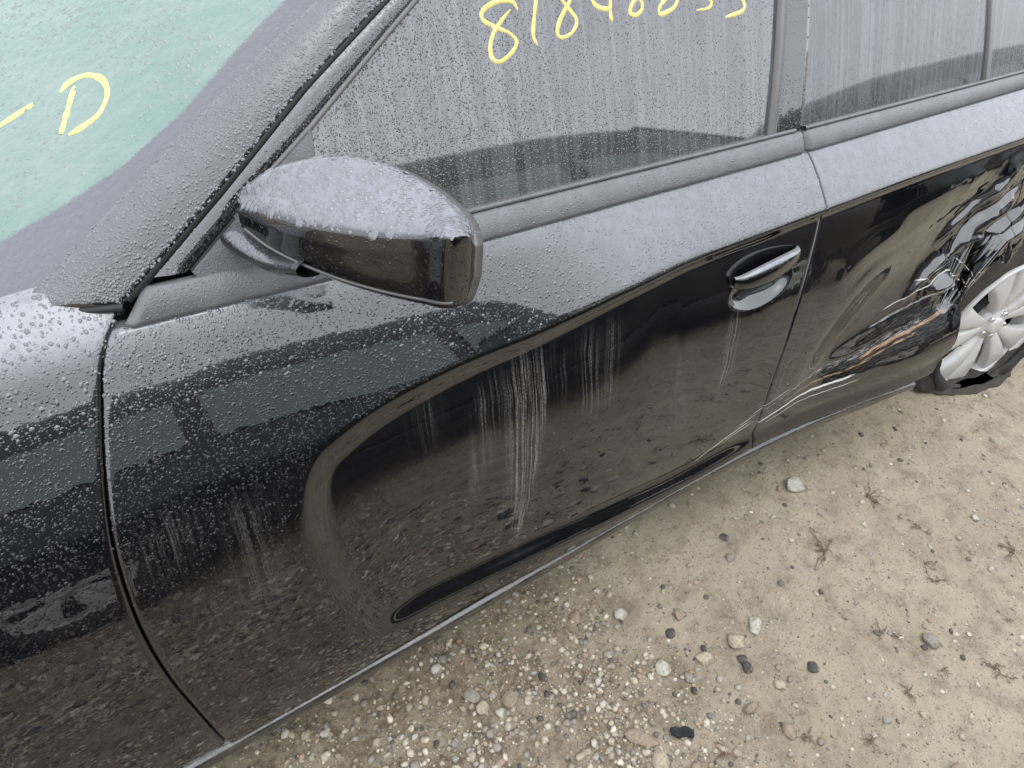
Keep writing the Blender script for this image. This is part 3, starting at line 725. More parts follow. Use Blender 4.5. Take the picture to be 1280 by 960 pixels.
# ---- belt mouldings
def moulding(x0, x1, parent, shear=0.0, lip0=0.0):
    xs = np.linspace(x0, x1, 160); zb = z_belt(xs); y0 = side(xs, zb); zt = z_mtop(xs); y1 = green(zt)
    ch = np.array([0, 0, 0]); rows = []
    uu = np.linspace(0, 1, 160)
    for t, b in [(-.02, -.010), (0, .0005), (.05, .005), (.12, .0065), (.5, .0075), (.85, .0065), (.95, .004), (1.0, 0.0), (1.02, -.012)]:
        rows.append(np.stack([xs+(t*shear*(1-uu)**12), y0+(y1-y0)*t-b*.85, zb+(zt-zb)*t+b*.5], 1))
    G = np.array(rows)
    # rounded ends
    for e, sgn in ((0, 1), (-1, -1)):
        G[:, e, 1] += .010; G[:, e, 2] -= .003
    o = mk('belt_moulding', G.reshape(-1, 3), grid_faces(len(rows), len(xs)), M['mould'], parent)
    # thin lower bright line of the inner glass wiper lip
    strip('window_wiper_lip', np.stack([xs, y1-.001, zt+.004], 1)[xs > lip0][::8], .007, M['mould'], parent, n_side, .003, 60)
    return o
x_m = float(hits_xz([(158, 383)])[0, 0])
bm_f = moulding(.050, float(lin(BG, 1.03))-.003, front_door, .036, .33); bm_r = moulding(float(lin(BG, 1.03))+.004, 2.6, rear_door)

# ---- door handle
ha, hb = hs_((914, 352)), hs_((994, 312)); hn = np.array([0, -.995, .10])
print('handle', ha.round(3), hb.round(3))
axis = hb-ha; axis /= np.linalg.norm(axis); upv = np.cross(axis, hn); upv /= np.linalg.norm(upv); upv *= -1 if upv[2] < 0 else 1
hl = np.linalg.norm(hb-ha); rows = []
for t in np.linspace(0, 1, 40):
    lift = .034*math.sin(math.pi*min(1, max(0, t*1.02)))**.45; c_ = ha+(hb-ha)*t+hn*(lift*.62+.004)+upv*(.004*math.sin(math.pi*t))
    hh = .0215*(.30+.70*math.sin(math.pi*min(1, .05+t*.92))**.6); th = .0115*(.5+.5*math.sin(math.pi*t)**.4)
    ring = []
    for a in np.linspace(0, 2*math.pi, 20, endpoint=False):
        ca, sa = math.cos(a), math.sin(a); ring.append(c_+upv*(hh*np.sign(sa)*abs(sa)**.75)+hn*(th*np.sign(ca)*abs(ca)**.75))
    rows.append(ring)
G = np.array(rows); nr = G.shape[1]
F = [(i*nr+j, (i+1)*nr+j, (i+1)*nr+(j+1) % nr, i*nr+(j+1) % nr) for i in range(39) for j in range(nr)]+[list(range(nr))[::-1], [39*nr+j for j in range(nr)]]
handle = mk('door_handle', G.reshape(-1, 3), F, M['paint'], front_door)

# ---- door mirror
T_PX = [(296, 243), (330, 217), (375, 202), (430, 197), (485, 208), (530, 229), (560, 251), (582, 272), (592, 292)]
K_PX = [(296, 262), (330, 278), (375, 293), (430, 304), (485, 309), (530, 308), (560, 304), (584, 299), (594, 310)]
B_PX = [(302, 284), (335, 310), (378, 333), (430, 354), (485, 370), (530, 380), (556, 385), (580, 378), (592, 348)]
ysec = np.r_[np.linspace(.745, .515, 7), .500, .494]; bul = [.008, .030, .045, .055, .058, .055, .046, .028, .010]
secs = []
for i in range(9):
    pl = lambda p: on_plane(p, (0, ysec[i], 0), np.array([0, 1.0, 0]))
    T, K, Bm = pl(T_PX[i]), pl(K_PX[i]), pl(B_PX[i])
    tc = lambda P, d: P+(CAM-P)/np.linalg.norm(CAM-P)*d
    bk = .055*math.sin(math.pi*(i+.4)/8.8)
    pts = [tc(T, -.02-bk*1.05), tc(T, -bk), tc(.68*T+.32*K, bul[i]*.25-bk*.45), tc(.25*T+.75*K, bul[i]*.82), tc(K, bul[i]), tc(.72*K+.28*Bm, bul[i]*.98), tc(.35*K+.65*Bm, bul[i]*.92), tc(.1*K+.9*Bm, bul[i]*.74), tc(Bm, bul[i]*.45), tc(Bm, -.025)]
    secs.append(spline(pts, 44))
print('mirror', secs[0][4].round(3), secs[4][10].round(3), secs[-1][4].round(3), secs[-1][40].round(3))
S = np.array(secs); S = np.array([spline(S[:, j], 50) for j in range(S.shape[1])]).transpose(1, 0, 2)    # (50 along, 44 around)
capL = S[0:1].mean(1, keepdims=True).repeat(44, 1)*.6+S[0:1]*.4; capR = S[-1:].mean(1, keepdims=True).repeat(44, 1)*.55+S[-1:]*.45
rear_shift = np.array([.030, -.004, 0])
tipL = capL+np.array([.02, .01, 0]); tipR = S[-1:].mean(1, keepdims=True).repeat(44, 1)
Sm = np.concatenate([tipL, S, tipR], 0)
door_mirror = mk('door_mirror', Sm.reshape(-1, 3), grid_faces(Sm.shape[0], 44), M['paint_mirror'], car)
# back rim and reflective pane on the rearward side
rimloop = np.vstack([S[:, 1], S[-1, 1:-1], S[::-1, -2], S[0, -2:0:-1]])
rc = rimloop.mean(0); back = np.array([.012, .003, -.004])
R0, R1, R2 = rimloop, rimloop+back, rc+(rimloop-rc)*.90+back*1.02
G = np.array([R0, R1, R2]); mk('mirror_rim', G.reshape(-1, 3), [(a*len(rimloop)+i, a*len(rimloop)+(i+1) % len(rimloop), (a+1)*len(rimloop)+(i+1) % len(rimloop), (a+1)*len(rimloop)+i) for a in range(2) for i in range(len(rimloop))], M['trim'], door_mirror)
mk('mirror_pane', np.vstack([rc+(rimloop-rc)*.91+back*.9, rc+back*.9]), [(i, (i+1) % len(rimloop), len(rimloop)) for i in range(len(rimloop))], M['chrome'], door_mirror)
# outer edge trim and lower skirt with its bright seam
seam = S[1:40, 34]; strip('mirror_seam', seam, .004, M['trim'], door_mirror, (-.5, -.75, .1), .002, 60)
# foot joining the housing to the corner cover
f0 = np.array(on_plane((300, 295), (0, .775, 0), np.array([0, 1.0, 0]))); f1 = S[14, 40]*.5+S[14, 30]*.5
rows = []
for t in np.linspace(0, 1, 12):
    c_ = f0*(1-t)+f1*t+np.array([0, 0, -.012*math.sin(math.pi*t)]); rr = .019*(1-.15*t)
    rows.append([c_+np.array([math.cos(a)*rr*1.25, 0, math.sin(a)*rr*.75]) for a in np.linspace(0, 2*math.pi, 18, endpoint=False)])
G = np.array(rows); mk('mirror_foot', G.reshape(-1, 3), [(i*18+j, (i+1)*18+j, (i+1)*18+(j+1) % 18, i*18+(j+1) % 18) for i in range(11) for j in range(18)], M['gloss'], door_mirror)

# ------------------------------------------------------------------ cabin seen dimly through the panes
def blob(name, ctr, size, mat, parent, rot=0.0, e=.55, n=18):
    """rounded cushion: superellipsoid"""
    V = []; 
    for i in range(n+1):
        a = -math.pi/2+math.pi*i/n
        for j in range(2*n):
            b = 2*math.pi*j/(2*n); f = lambda q: np.sign(q)*abs(q)**e
            V.append([f(math.cos(a))*f(math.cos(b))*size[0], f(math.cos(a))*f(math.sin(b))*size[1], f(math.sin(a))*size[2]])
    V = np.array(V); c_, s_ = math.cos(rot), math.sin(rot); V = np.c_[V[:, 0]*c_+V[:, 2]*s_, V[:, 1], -V[:, 0]*s_+V[:, 2]*c_]+np.array(ctr)
    F = [(i*2*n+j, i*2*n+(j+1) % (2*n), (i+1)*2*n+(j+1) % (2*n), (i+1)*2*n+j) for i in range(n) for j in range(2*n)]
    return mk(name, V, F, mat, parent)
blob('dashboard', (.28, 1.5, .93), (.30, .66, .12), M['cabin'], car, .1)
for yy in (1.08, 1.86):
    st = blob('front_seat', (1.02, yy, .62), (.27, .24, .10), M['seat'], car)
    blob('seat_back', (1.30, yy, .93), (.10, .23, .34), M['seat'], st, .28)
    blob('head_restraint', (1.42, yy, 1.27), (.055, .13, .085), M['seat'], st, .2)
st = blob('rear_seat', (1.85, 1.46, .60), (.26, .62, .10), M['seat'], car)
blob('seat_back', (2.16, 1.46, .90), (.11, .62, .32), M['seat'], st, .35)
TT = []
for i in range(40):
    a = 2*math.pi*i/40
    for j in range(10):
        b = 2*math.pi*j/10; rr = .18+.016*math.cos(b); q = np.array([.016*math.sin(b), rr*math.cos(a), rr*math.sin(a)])
        TT.append([.66+q[0]*.9+q[2]*.42, 1.08+q[1], .98+q[2]*.9-q[0]*.42])
mk('steering_wheel', TT, [(i*10+j, ((i+1) % 40)*10+j, ((i+1) % 40)*10+(j+1) % 10, i*10+(j+1) % 10) for i in range(40) for j in range(10)], M['dark'], car)
boxm('cabin_floor', (-.1, .72, .30), (2.5, 2.2, .34), M['cabin'], car, .01)
boxm('far_door_trim', (.1, 2.13, .35), (2.2, 2.20, .99), M['cabin'], car, .02)

# ------------------------------------------------------------------ wheel
def lathe(prof, n, cen, ax, hz):
    """prof: (radius, along axis outward); ax outward axis, hz in-plane horizontal"""
    up_ = np.cross(hz, ax); up_ = up_ if up_[2] > 0 else -up_
    A = np.linspace(0, 2*np.pi, n, endpoint=False); V = []
    for a in A:
        for r, o in prof: V.append(cen+hz*(r*math.cos(a))+up_*(r*math.sin(a))+ax*o)
    k = len(prof); F = [(i*k+j, ((i+1) % n)*k+j, ((i+1) % n)*k+j+1, i*k+j+1) for i in range(n) for j in range(k-1)]
    return np.array(V), F, up_
def make_rim(parent, cen, ax, hz, R=.235, nsp=10, pair=11.5, mat=None, phase=0.0):
    V, F, up_ = lathe([(R*.86, -.17), (R*.88, -.09), (R*.90, -.035), (R*.925, -.012), (R*.945, .002), (R*.975, .010), (R*1.0, .012), (R*1.018, .006), (R*1.02, -.006), (R*.985, -.014)], 72, cen, ax, hz)
    rim = mk('rim', V, F, mat, parent)
    V, F, _ = lathe([(.0, .010), (.020, .010), (.028, .008), (.032, .000), (.034, -.006), (.058, -.008), (.066, -.014), (.070, -.03), (.070, -.06)], 40, cen, ax, hz)
    mk('hub_cap', V, F, mat, rim)
    for q in range(nsp):
        a = math.radians(phase+72*(q//2)+(pair if q % 2 else -pair)); aim = math.radians(phase+72*(q//2)+(pair*1.25 if q % 2 else -pair*1.25))
        rows = []
        for t in np.linspace(0, 1, 12):
            r = .050+(R*.95-.050)*t; aa = a*(1-t)+aim*t
            d = hz*math.cos(aa)+up_*math.sin(aa); tg = -hz*math.sin(aa)+up_*math.cos(aa)
            wd = .0125+.026*t+.012*t**3; o = -.012+.022*math.sin(math.pi*min(1, t*.95))**.8*.6+.010*t
            c_ = cen+d*r+ax*o
            rows.append([c_-tg*wd*1.12-ax*.030, c_-tg*wd-ax*.004, c_-tg*wd*.78, c_-tg*wd*.25+ax*.001, c_+tg*wd*.25+ax*.001, c_+tg*wd*.78, c_+tg*wd-ax*.004, c_+tg*wd*1.12-ax*.030])
        G = np.array(rows); mk('spoke', G.reshape(-1, 3), grid_faces(12, 8), mat, rim)
    for q in range(5):
        a = math.radians(phase+36+72*q); c_ = cen+(hz*math.cos(a)+up_*math.sin(a))*.047
        V, F, _ = lathe([(.0, .004), (.007, .004), (.009, .0), (.009, -.02)], 10, c_, ax, hz); mk('lug_nut', V, F, M['chrome'], rim)
    return rim
TOE = math.radians(12)
WC = on_plane((1244, 407), (0, .55, 0), np.array([0, 1.0, 0])); print('wheel', WC); WAX = np.array([-math.sin(TOE), -math.cos(TOE), .05]); WAX /= np.linalg.norm(WAX); WHZ = np.array([math.cos(TOE), -math.sin(TOE), 0])
wheel = empty('rear_wheel', (2.415, .60, 0)); wheel.parent = car; wheel.location = (2.415-CAR_BASE[0], .60-CAR_BASE[1], 0)
make_rim(wheel, WC, WAX, WHZ, R=.252, mat=M['rim'], phase=-112)
tp = [(.236, -.020), (.246, -.006), (.262, .000), (.280, .000), (.300, -.004), (.316, -.012), (.327, -.022), (.331, -.038)]
for o in np.linspace(-.045, -.175, 14): tp += [(.332, o), (.332, o-.006), (.325, o-.0065), (.325, o-.009)]
tp += [(.328, -.20), (.30, -.225), (.25, -.225)]
V, F, up_ = lathe(tp, 160, WC, WAX, WHZ)
low = np.clip((.16-V[:, 2])/.16, 0, 1.6); radial = (V-WC)
sink = V[:, 2] < .006
ao = (V-WC)@WAX
# the carcass has no air: it folds outward at the bottom and the bead hangs loose round the lower rim
V = V+WAX[None]*(np.where(ao > -.06, .046, -.01)*low**1.5)[:, None]
crum = vnoise(V, 26, 21, 3)*.014*low.clip(.25, 1)*(ao > -.05)
V = V+WAX[None]*crum[:, None]; V[:, 2] = np.where(V[:, 2] < .004, .002+(V[:, 2]-.004)*.03, V[:, 2])+0
V[:, 2] = np.maximum(V[:, 2], -.004)
tyre = mk('tyre', V, F, M['tyre_mud'], wheel)
fw = empty('front_wheel', (-.60, .62, 0)); fw.parent = car; fw.location = (-.60-CAR_BASE[0], .62-CAR_BASE[1], 0)
FC = np.array([-.60, .60, .33]); FA = np.array([0, -1.0, 0]); FH = np.array([1.0, 0, 0])
make_rim(fw, FC, FA, FH, R=.245, mat=M['rim'], phase=10)
Vf, Ff, _ = lathe([(.232, -.01), (.245, .004), (.28, .012), (.31, .006), (.328, -.02), (.332, -.05), (.332, -.17), (.30, -.21)], 72, FC, FA, FH)
mk('tyre', Vf, Ff, M['tyre'], fw)
rows = []
for a in np.radians(np.linspace(0, 180, 40)): rows.append([[-.60+.40*math.cos(a), .60+.40*t, .33+.40*math.sin(a)] for t in np.linspace(0, 1, 5)])
mk('wheel_arch_liner', np.array(rows).reshape(-1, 3), grid_faces(40, 5), M['dark'], car)
# torn rubber fold squeezed out under the rim
A = np.radians(np.linspace(-165, 10, 90)); rows = []
for k, a in enumerate(A):
    d = WHZ*math.cos(a)+up_*math.sin(a); e = math.sin(math.pi*(k+.5)/90)**.5; wob = vnoise(np.array([[k*.11, .3, .7]]), 1.0, 5, 2)[0]; wo2 = vnoise(np.array([[k*.17, 2.3, .7]]), 1.0, 8, 2)[0]
    c_ = WC+d*(.262+.012*wob)+WAX*(.034+.014*wo2); ring = []
    for b in np.linspace(0, 2*math.pi, 12, endpoint=False):
        ring.append(c_+d*(math.cos(b)*(.026+.010*wo2)*e)+WAX*(math.sin(b)*(.016+.005*wob)*e))
    rows.append(ring)
G = np.array(rows); G[..., 2] = np.maximum(G[..., 2], .003)
mk('torn_rubber', G.reshape(-1, 3), [(i*12+j, (i+1)*12+j, (i+1)*12+(j+1) % 12, i*12+(j+1) % 12) for i in range(89) for j in range(12)], M['tyre'], wheel)
# tread blocks on the strip facing forward are cut by cross grooves
V, F, _ = lathe([(.12, -.02), (.14, -.03), (.14, -.05), (.02, -.05)], 40, WC, WAX, WHZ); mk('brake_disc', V, F, M['dark'], wheel)
# arch liner
rows = []
for a in np.radians(np.linspace(2, 182, 50)):
    c_ = np.array([2.43+.40*math.cos(a), 0, .33+.40*math.sin(a)]); ys_ = float(side(np.array([min(2.9, max(1.5, c_[0]))]), np.array([min(1.0, max(.2, c_[2]))]))[0])
    rows.append([[c_[0], ys_+.02+.42*t, c_[2]] for t in np.linspace(0, 1, 6)])
G = np.array(rows); mk('wheel_arch_liner', G.reshape(-1, 3), grid_faces(50, 6), M['dark'], car)

# ------------------------------------------------------------------ yellow paint-marker writing, brush strokes on the panes
def stroke(name, pts, width, nrm, parent, lift=.0004, taper=True):
    Lr = spline(pts, max(12, 10*len(pts))); T = np.gradient(Lr, axis=0); T /= np.linalg.norm(T, axis=1)[:, None]+1e-9
    B = np.cross(T, nrm); B /= np.linalg.norm(B, axis=1)[:, None]; n = len(Lr); s = np.linspace(0, 1, n)
    wv = width*(.92+.42*vnoise(np.stack([s*9, s*0+width*900+pts[0][0]*40, s*0], 1), 1.0, 4, 2))
    if taper: wv = wv*np.minimum(1, .45+np.minimum(s, 1-s)*7)
    rows = [Lr-B*(wv/2)[:, None]-nrm*.0005, Lr-B*(wv*.42)[:, None]+nrm*lift, Lr+B*(wv*.42)[:, None]+nrm*lift, Lr+B*(wv/2)[:, None]-nrm*.0005]
    G = np.array(rows); return G.reshape(-1, 3), grid_faces(4, n)
def writing(name, strokes, width, place, nrm, parent):
    VV, FF, o = [], [], 0
    for st in strokes:
        V, F = stroke('', np.array([place(p) for p in st]), width, nrm, parent)
        VV.append(V); FF.append(np.asarray(F)+o); o += len(V)
    return mk(name, np.vstack(VV), np.vstack(FF), M['marker'], parent)
gn = np.array([0, -.93, .36])
def pg(p):
    d = ray(p); t = np.linspace(.6, 4.0, 9000); P = CAM+t[:, None]*d
    k = np.where(P[:, 1] > green(P[:, 2])+.0055)[0]; return P[k[0]]
DIG = [
 [[(647, 12), (640, 2), (622, 2), (605, 12), (603, 24), (618, 34), (636, 41), (646, 52), (640, 66), (626, 77), (616, 74), (613, 60), (617, 42), (627, 26), (638, 12)]],
 [[(676, -38), (672, -10), (668, 20), (667, 45), (672, 57)]],
 [[(712, -16), (722, -24), (712, -32), (698, -22), (700, -4), (712, 12), (721, 26), (716, 40), (704, 47), (697, 42), (700, 26), (710, 6), (718, -8)]],
 [[(738, -26), (738, -4), (748, 9), (764, 12)], [(767, -34), (764, -8), (763, 12), (765, 28)]],
 [[(806, -14), (798, -22), (792, -14), (800, -2), (803, 10), (796, 19), (788, 16), (791, 4), (800, -6), (806, -14)]],
 [[(846, -26), (832, -4), (824, 12), (827, 18), (842, 10), (847, -2), (838, -6), (828, 6)]],
 [[(874, -22), (886, -26), (886, -14), (880, -8), (889, 2), (886, 10), (870, 13)]],
 [[(916, -26), (922, -10), (930, 4), (928, 14), (906, 22)]],
]
for st in DIG: writing('marker_digit', st, .0070, pg, gn, front_door)
wsn_u = -wsn if wsn[2] < 0 else wsn
def pw(p):
    b = np.array([ridge_e[2][0], ridge_e[2][1], ridge_e[2][2]]); P0 = on_plane(p, b, wsn_u); return P0
# the screen is curved: drop onto the mesh along the ray
ws_me = windscreen_o.data; wv3 = np.array([v.co[:] for v in ws_me.vertices])
from mathutils.bvhtree import BVHTree
ws_bvh = BVHTree.FromPolygons([tuple(v) for v in wv3], [tuple(p.vertices) for p in ws_me.polygons])
def pw(p):
    d = ray(p); h = ws_bvh.ray_cast(Vector(CAM), Vector(d)); return np.array(h[0])+np.array([-.3, -.1, .8])*.0005
writing('marker_letter', [[(76, 168), (84, 140), (93, 108)], [(75, 116), (88, 102), (110, 94), (128, 100), (134, 118), (124, 142), (104, 158), (86, 169)]], .0088, pw, wsn_u, windscreen_o)
writing('marker_dash', [[(-22, 172), (8, 152), (42, 130)]], .0088, pw, wsn_u, windscreen_o)

# ------------------------------------------------------------------ rain beads: real little domes
def tris_of(o):
    me = o.data; me.calc_loop_triangles(); n = len(me.loop_triangles)
    t = np.empty(n*3, np.int32); me.loop_triangles.foreach_get('vertices', t); v = np.empty(len(me.vertices)*3); me.vertices.foreach_get('co', v)
    return v.reshape(-1, 3)[t.reshape(-1, 3)]
def beads(o, n, r0, r1, mat, mask=None, parent=None, hgt=.42, power=2.2, facing=True, down=.25):
    T = tris_of(o); nr = np.cross(T[:, 1]-T[:, 0], T[:, 2]-T[:, 0]); ar = np.linalg.norm(nr, axis=1)+1e-12; nr = nr/ar[:, None]
    C = T.mean(1)
    flip = ((CAM[None]-C)*nr).sum(1) < 0                    # outward side is the one turned to the open yard
    nr = np.where(flip[:, None], -nr, nr)
    wgt = ar.copy()
    if mask is not None: wgt = wgt*np.clip(mask(C, nr), 0, 1)
    if wgt.sum() <= 0: return None
    idx = rng.choice(len(T), n, p=wgt/wgt.sum()); a, b = rng.random((2, n)); m = a+b > 1; a[m], b[m] = 1-a[m], 1-b[m]
    P = T[idx, 0]+(T[idx, 1]-T[idx, 0])*a[:, None]+(T[idx, 2]-T[idx, 0])*b[:, None]; N = nr[idx]
    r = r0+(r1-r0)*rng.random(n)**power
    # no bead inside a bigger one: coarse grid thinning
    cell = np.round(P/(r1*1.1)).astype(np.int64); key = cell[:, 0]*73856093 ^ cell[:, 1]*19349663 ^ cell[:, 2]*83492791
    order = np.argsort(-r); seen = {}; keep = np.zeros(n, bool)
    for i in order:
        k = int(key[i]); c = seen.get(k, 0)
        if c < 2 or r[i] < r0*1.5: keep[i] = True; seen[k] = c+1
    P, N, r = P[keep], N[keep], r[keep]; n = len(r)
    g = np.array([0, 0, -1.0])-N*(-N[:, 2:3]); gl = np.linalg.norm(g, axis=1)[:, None]; D = np.where(gl > .05, g/np.maximum(gl, 1e-6), np.array([1.0, 0, 0])); S = np.cross(N, D)
    el = 1+down*gl[:, 0]*rng.random(n)*1.6; an = rng.random(n)*.5+.75
    k = 6; ang = np.linspace(0, 2*np.pi, k, endpoint=False)
    V = np.zeros((n, 2*k+1, 3)); ph = rng.random(n)*6.28; wob = .8+.4*rng.random((n, k))
    for j in range(k):
        ca, sa = np.cos(ang[j]+ph), np.sin(ang[j]+ph)
        e0 = (D*(ca*el)[:, None]+S*(sa*an)[:, None])*(r*wob[:, j])[:, None]
        V[:, j] = P+e0-N*(r*.03)[:, None]
        V[:, k+j] = P+e0*.68+N*(r*hgt*.74)[:, None]
    V[:, 2*k] = P+N*(r*hgt)[:, None]
    f = []
    for j in range(k):
        j2 = (j+1) % k; f += [(j, j2, k+j2), (j, k+j2, k+j), (k+j, k+j2, 2*k)]
    f = np.array(f); F = (f[None]+(np.arange(n)*(2*k+1))[:, None, None]).reshape(-1, 3)
    par = parent or o
    me = bpy.data.meshes.new('rain_beads'); me.vertices.add(n*(2*k+1)); me.vertices.foreach_set('co', V.ravel())
    me.loops.add(F.size); me.loops.foreach_set('vertex_index', F.ravel().astype(np.int32)); me.polygons.add(len(F)); me.polygons.foreach_set('loop_start', np.arange(0, F.size, 3, dtype=np.int32))
    me.update(calc_edges=True); me.polygons.foreach_set('use_smooth', np.ones(len(F), bool)); me.materials.append(mat)
    ob = bpy.data.objects.new('rain_beads', me); COL.objects.link(ob); ob.parent = par
    off = Vector((0, 0, 0)); q = par
    while q is not None: off += q.location; q = q.parent
    ob.location = -off; ob['kind'] = 'stuff'
    return ob
top = lambda lo, hi: (lambda C, N: smooth01((N[:, 2]-lo)/(hi-lo)))
def clump(sc, seed, lo=-.3, hi=.4): return lambda C: smooth01((vnoise(C, sc, seed, 3)-lo)/(hi-lo))
vis = lambda C: (C[:, 0] > -.45)
cl1 = clump(6, 31)
onshelf = lambda C: np.where(C[:, 0] > .2, smooth01((C[:, 2]-np.interp(C[:, 0], zu[0], zu[1])+.012)/.02), 1.0)
hi_ = lambda N: smooth01((N[:, 2]-.46)/.12); lo_ = lambda N: smooth01((N[:, 2]-.26)/.12)*(1-hi_(N))
beads(fender, 1500, .0008, .0030, M['bead_grey'], lambda C, N: vis(C)*hi_(N)*(.25+cl1(C)), hgt=.30)
beads(fender, 900, .0006, .0020, M['bead_black'], lambda C, N: vis(C)*lo_(N)*(.25+cl1(C)), hgt=.30)
beads(front_door, 3800, .0006, .0026, M['bead_grey'], lambda C, N: hi_(N)*(.2+cl1(C))*np.where(C[:, 0] < .6, 1.0, .40)*onshelf(C), hgt=.30)
beads(front_door, 2600, .0005, .0018, M['bead_black'], lambda C, N: lo_(N)*(.2+cl1(C))*np.where(C[:, 0] < .6, 1.0, .3)*onshelf(C), hgt=.30)
beads(rear_door, 900, .0006, .0018, M['bead_grey'], lambda C, N: hi_(N)*(C[:, 0] < 2.3)*(.2+cl1(C))*onshelf(C), hgt=.30)
beads(pillar, 5200, .0006, .0024, M['bead_grey'], lambda C, N: (C[:, 2] < 1.36)*((N@n_pil) > .6)*(.35+cl1(C)), hgt=.40)
beads(window_frame, 1700, .0005, .0016, M['bead_grey'], None, front_door, hgt=.36)
beads(fr_app, 350, .0006, .0018, M['bead_grey'], None, front_door)
beads(bm_f, 1500, .0006, .0017, M['bead_grey'], lambda C, N: smooth01(N[:, 2]/.3), front_door)
beads(bm_r, 700, .0006, .0014, M['bead_grey'], lambda C, N: smooth01(N[:, 2]/.3)*(C[:, 0] < 2.3), rear_door)
beads(door_mirror, 1300, .0008, .0046, M['bead_pale'], lambda C, N: smooth01((N[:, 2]-.25)/.3), power=2.4, hgt=.33, down=.5)
beads(door_mirror, 600, .0005, .0019, M['bead_black'], lambda C, N: (N[:, 2] < .2)*(N[:, 2] > -.5), power=3.0, hgt=.30)
beads(front_glass, 21000, .0004, .00125, M['bead_glass'], lambda C, N: .25+.75*smooth01((.95-C[:, 0])/.5), front_door, hgt=.45)
beads(rear_glass, 4500, .0004, .0011, M['bead_glass'], None, rear_door, hgt=.45)
beads(windscreen_o, 4200, .0007, .0032, M['bead_mint'], lambda C, N: (C[:, 1] < 1.5)*(C[:, 0] > x0f-.02)*(C[:, 1] > np.interp(C[:, 0], fr3[:, 0], fr3[:, 1])+.012)*(C[:, 2] < 1.42)*(.15+clump(9, 77, -.1, .5)(C)), hgt=.34, down=.8)

# ------------------------------------------------------------------ ground
def graded(a, b, far0, far1, step):
    core = np.arange(a, b, step); lo = a-np.geomspace(step*1.5, a-far0, 34)[::-1]; hi = b+np.geomspace(step*1.5, far1-b, 34)
    return np.r_[lo, core, hi]
gx = graded(-.7, 3.6, -60, 90, .0085); gy = graded(-1.7, .85, -70, 60, .0085)
X, Y = np.meshgrid(gx, gy, indexing='ij')
near = smooth01((X+1.2)/.5)*smooth01((5-X)/1.4)*smooth01((Y+2.4)/.7)*smooth01((1.6-Y)/.7)
P3 = np.stack([X, Y, X*0], -1)
def gheight(X, Y):
    P3 = np.stack([X, Y, np.zeros_like(X)], -1)
    return .010*vnoise(P3, 2.2, 41, 3)+.0045*vnoise(P3, 14, 42, 3)+.0028*vnoise(P3, 55, 43, 2)
def gz(X, Y): 
    nr_ = smooth01((X+1.2)/.5)*smooth01((5-X)/1.4)*smooth01((Y+2.4)/.7)*smooth01((1.6-Y)/.7)
    return gheight(X, Y)*nr_-.004
ground = mk('ground', np.stack([X, Y, gz(X, Y)], -1).reshape(-1, 3), grid_faces(len(gx), len(gy)), M['ground']); ground['kind'] = 'structure'

# ---- gravel: thousands of small stones, too many to count
def stones_mesh(name, P, r, tone, sub, seed, flat=.62):
    bm = bmesh.new(); bmesh.ops.create_icosphere(bm, subdivisions=sub, radius=1.0); bm.verts.index_update()
    B = np.array([v.co[:] for v in bm.verts]); F0 = np.array([[v.index for v in f.verts] for f in bm.faces]); bm.free()
    rg = np.random.default_rng(seed); n = len(P); k = len(B)
    sc = np.stack([.75+.6*rg.random(n), .65+.5*rg.random(n), flat*(.7+.6*rg.random(n))], 1)
    a = rg.random(n)*6.283; tl = (rg.random(n)-.5)*.7
    V = B[None]*(1+.46*(rg.random((n, k))-.5))[..., None]*sc[:, None, :]
    x, y, z = V[..., 0].copy(), V[..., 1].copy(), V[..., 2].copy()
    y, z = y*np.cos(tl)[:, None]-z*np.sin(tl)[:, None], y*np.sin(tl)[:, None]+z*np.cos(tl)[:, None]
    x, y = x*np.cos(a)[:, None]-y*np.sin(a)[:, None], x*np.sin(a)[:, None]+y*np.cos(a)[:, None]
    V = np.stack([x, y, z], -1)*r[:, None, None]+P[:, None, :]
    F = (F0[None]+(np.arange(n)*k)[:, None, None]).reshape(-1, 3); V = V.reshape(-1, 3)
    me = bpy.data.meshes.new(name); me.vertices.add(len(V)); me.vertices.foreach_set('co', V.ravel()); me.loops.add(F.size); me.loops.foreach_set('vertex_index', F.ravel().astype(np.int32))
    me.polygons.add(len(F)); me.polygons.foreach_set('loop_start', np.arange(0, F.size, 3, dtype=np.int32)); me.update(calc_edges=True)
    at = me.attributes.new('tone', 'FLOAT_VECTOR', 'POINT'); at.data.foreach_set('vector', np.repeat(tone, k, 0).ravel())
    me.materials.append(M['gravel']); o = bpy.data.objects.new(name, me); COL.objects.link(o); o['kind'] = 'stuff'; return o
TONES = 1.15*np.array([[.46, .40, .30], [.52, .47, .38], [.36, .30, .22], [.28, .24, .19], [.33, .31, .27], [.16, .145, .125], [.085, .078, .072], [.38, .29, .20], [.33, .225, .15], [.64, .58, .46], [.25, .235, .21]])
TW = np.array([.17, .13, .14, .13, .09, .10, .09, .05, .03, .06, .04]); TW /= TW.sum()
def scatter(n, dens, rmin, rmax, pw_, sub, name, seed):
    rg = np.random.default_rng(seed); x = rg.uniform(-.7, 3.2, n*6); y = rg.uniform(-1.6, .75, n*6)
    d = dens(x, y)*(.35+.65*smooth01((vnoise(np.stack([x, y, x*0], 1), 9, seed, 3)+.35)/.6)); k = rg.random(n*6) < d; x, y = x[k][:n], y[k][:n]; m = len(x)
    r = rmin+(rmax-rmin)*rg.random(m)**pw_; tone = TONES[rg.choice(len(TONES), m, p=TW)]*(.8+.35*rg.random((m, 1)))
    return stones_mesh(name, np.stack([x, y, gz(x, y)+r*.12], 1), r, tone, sub, seed)
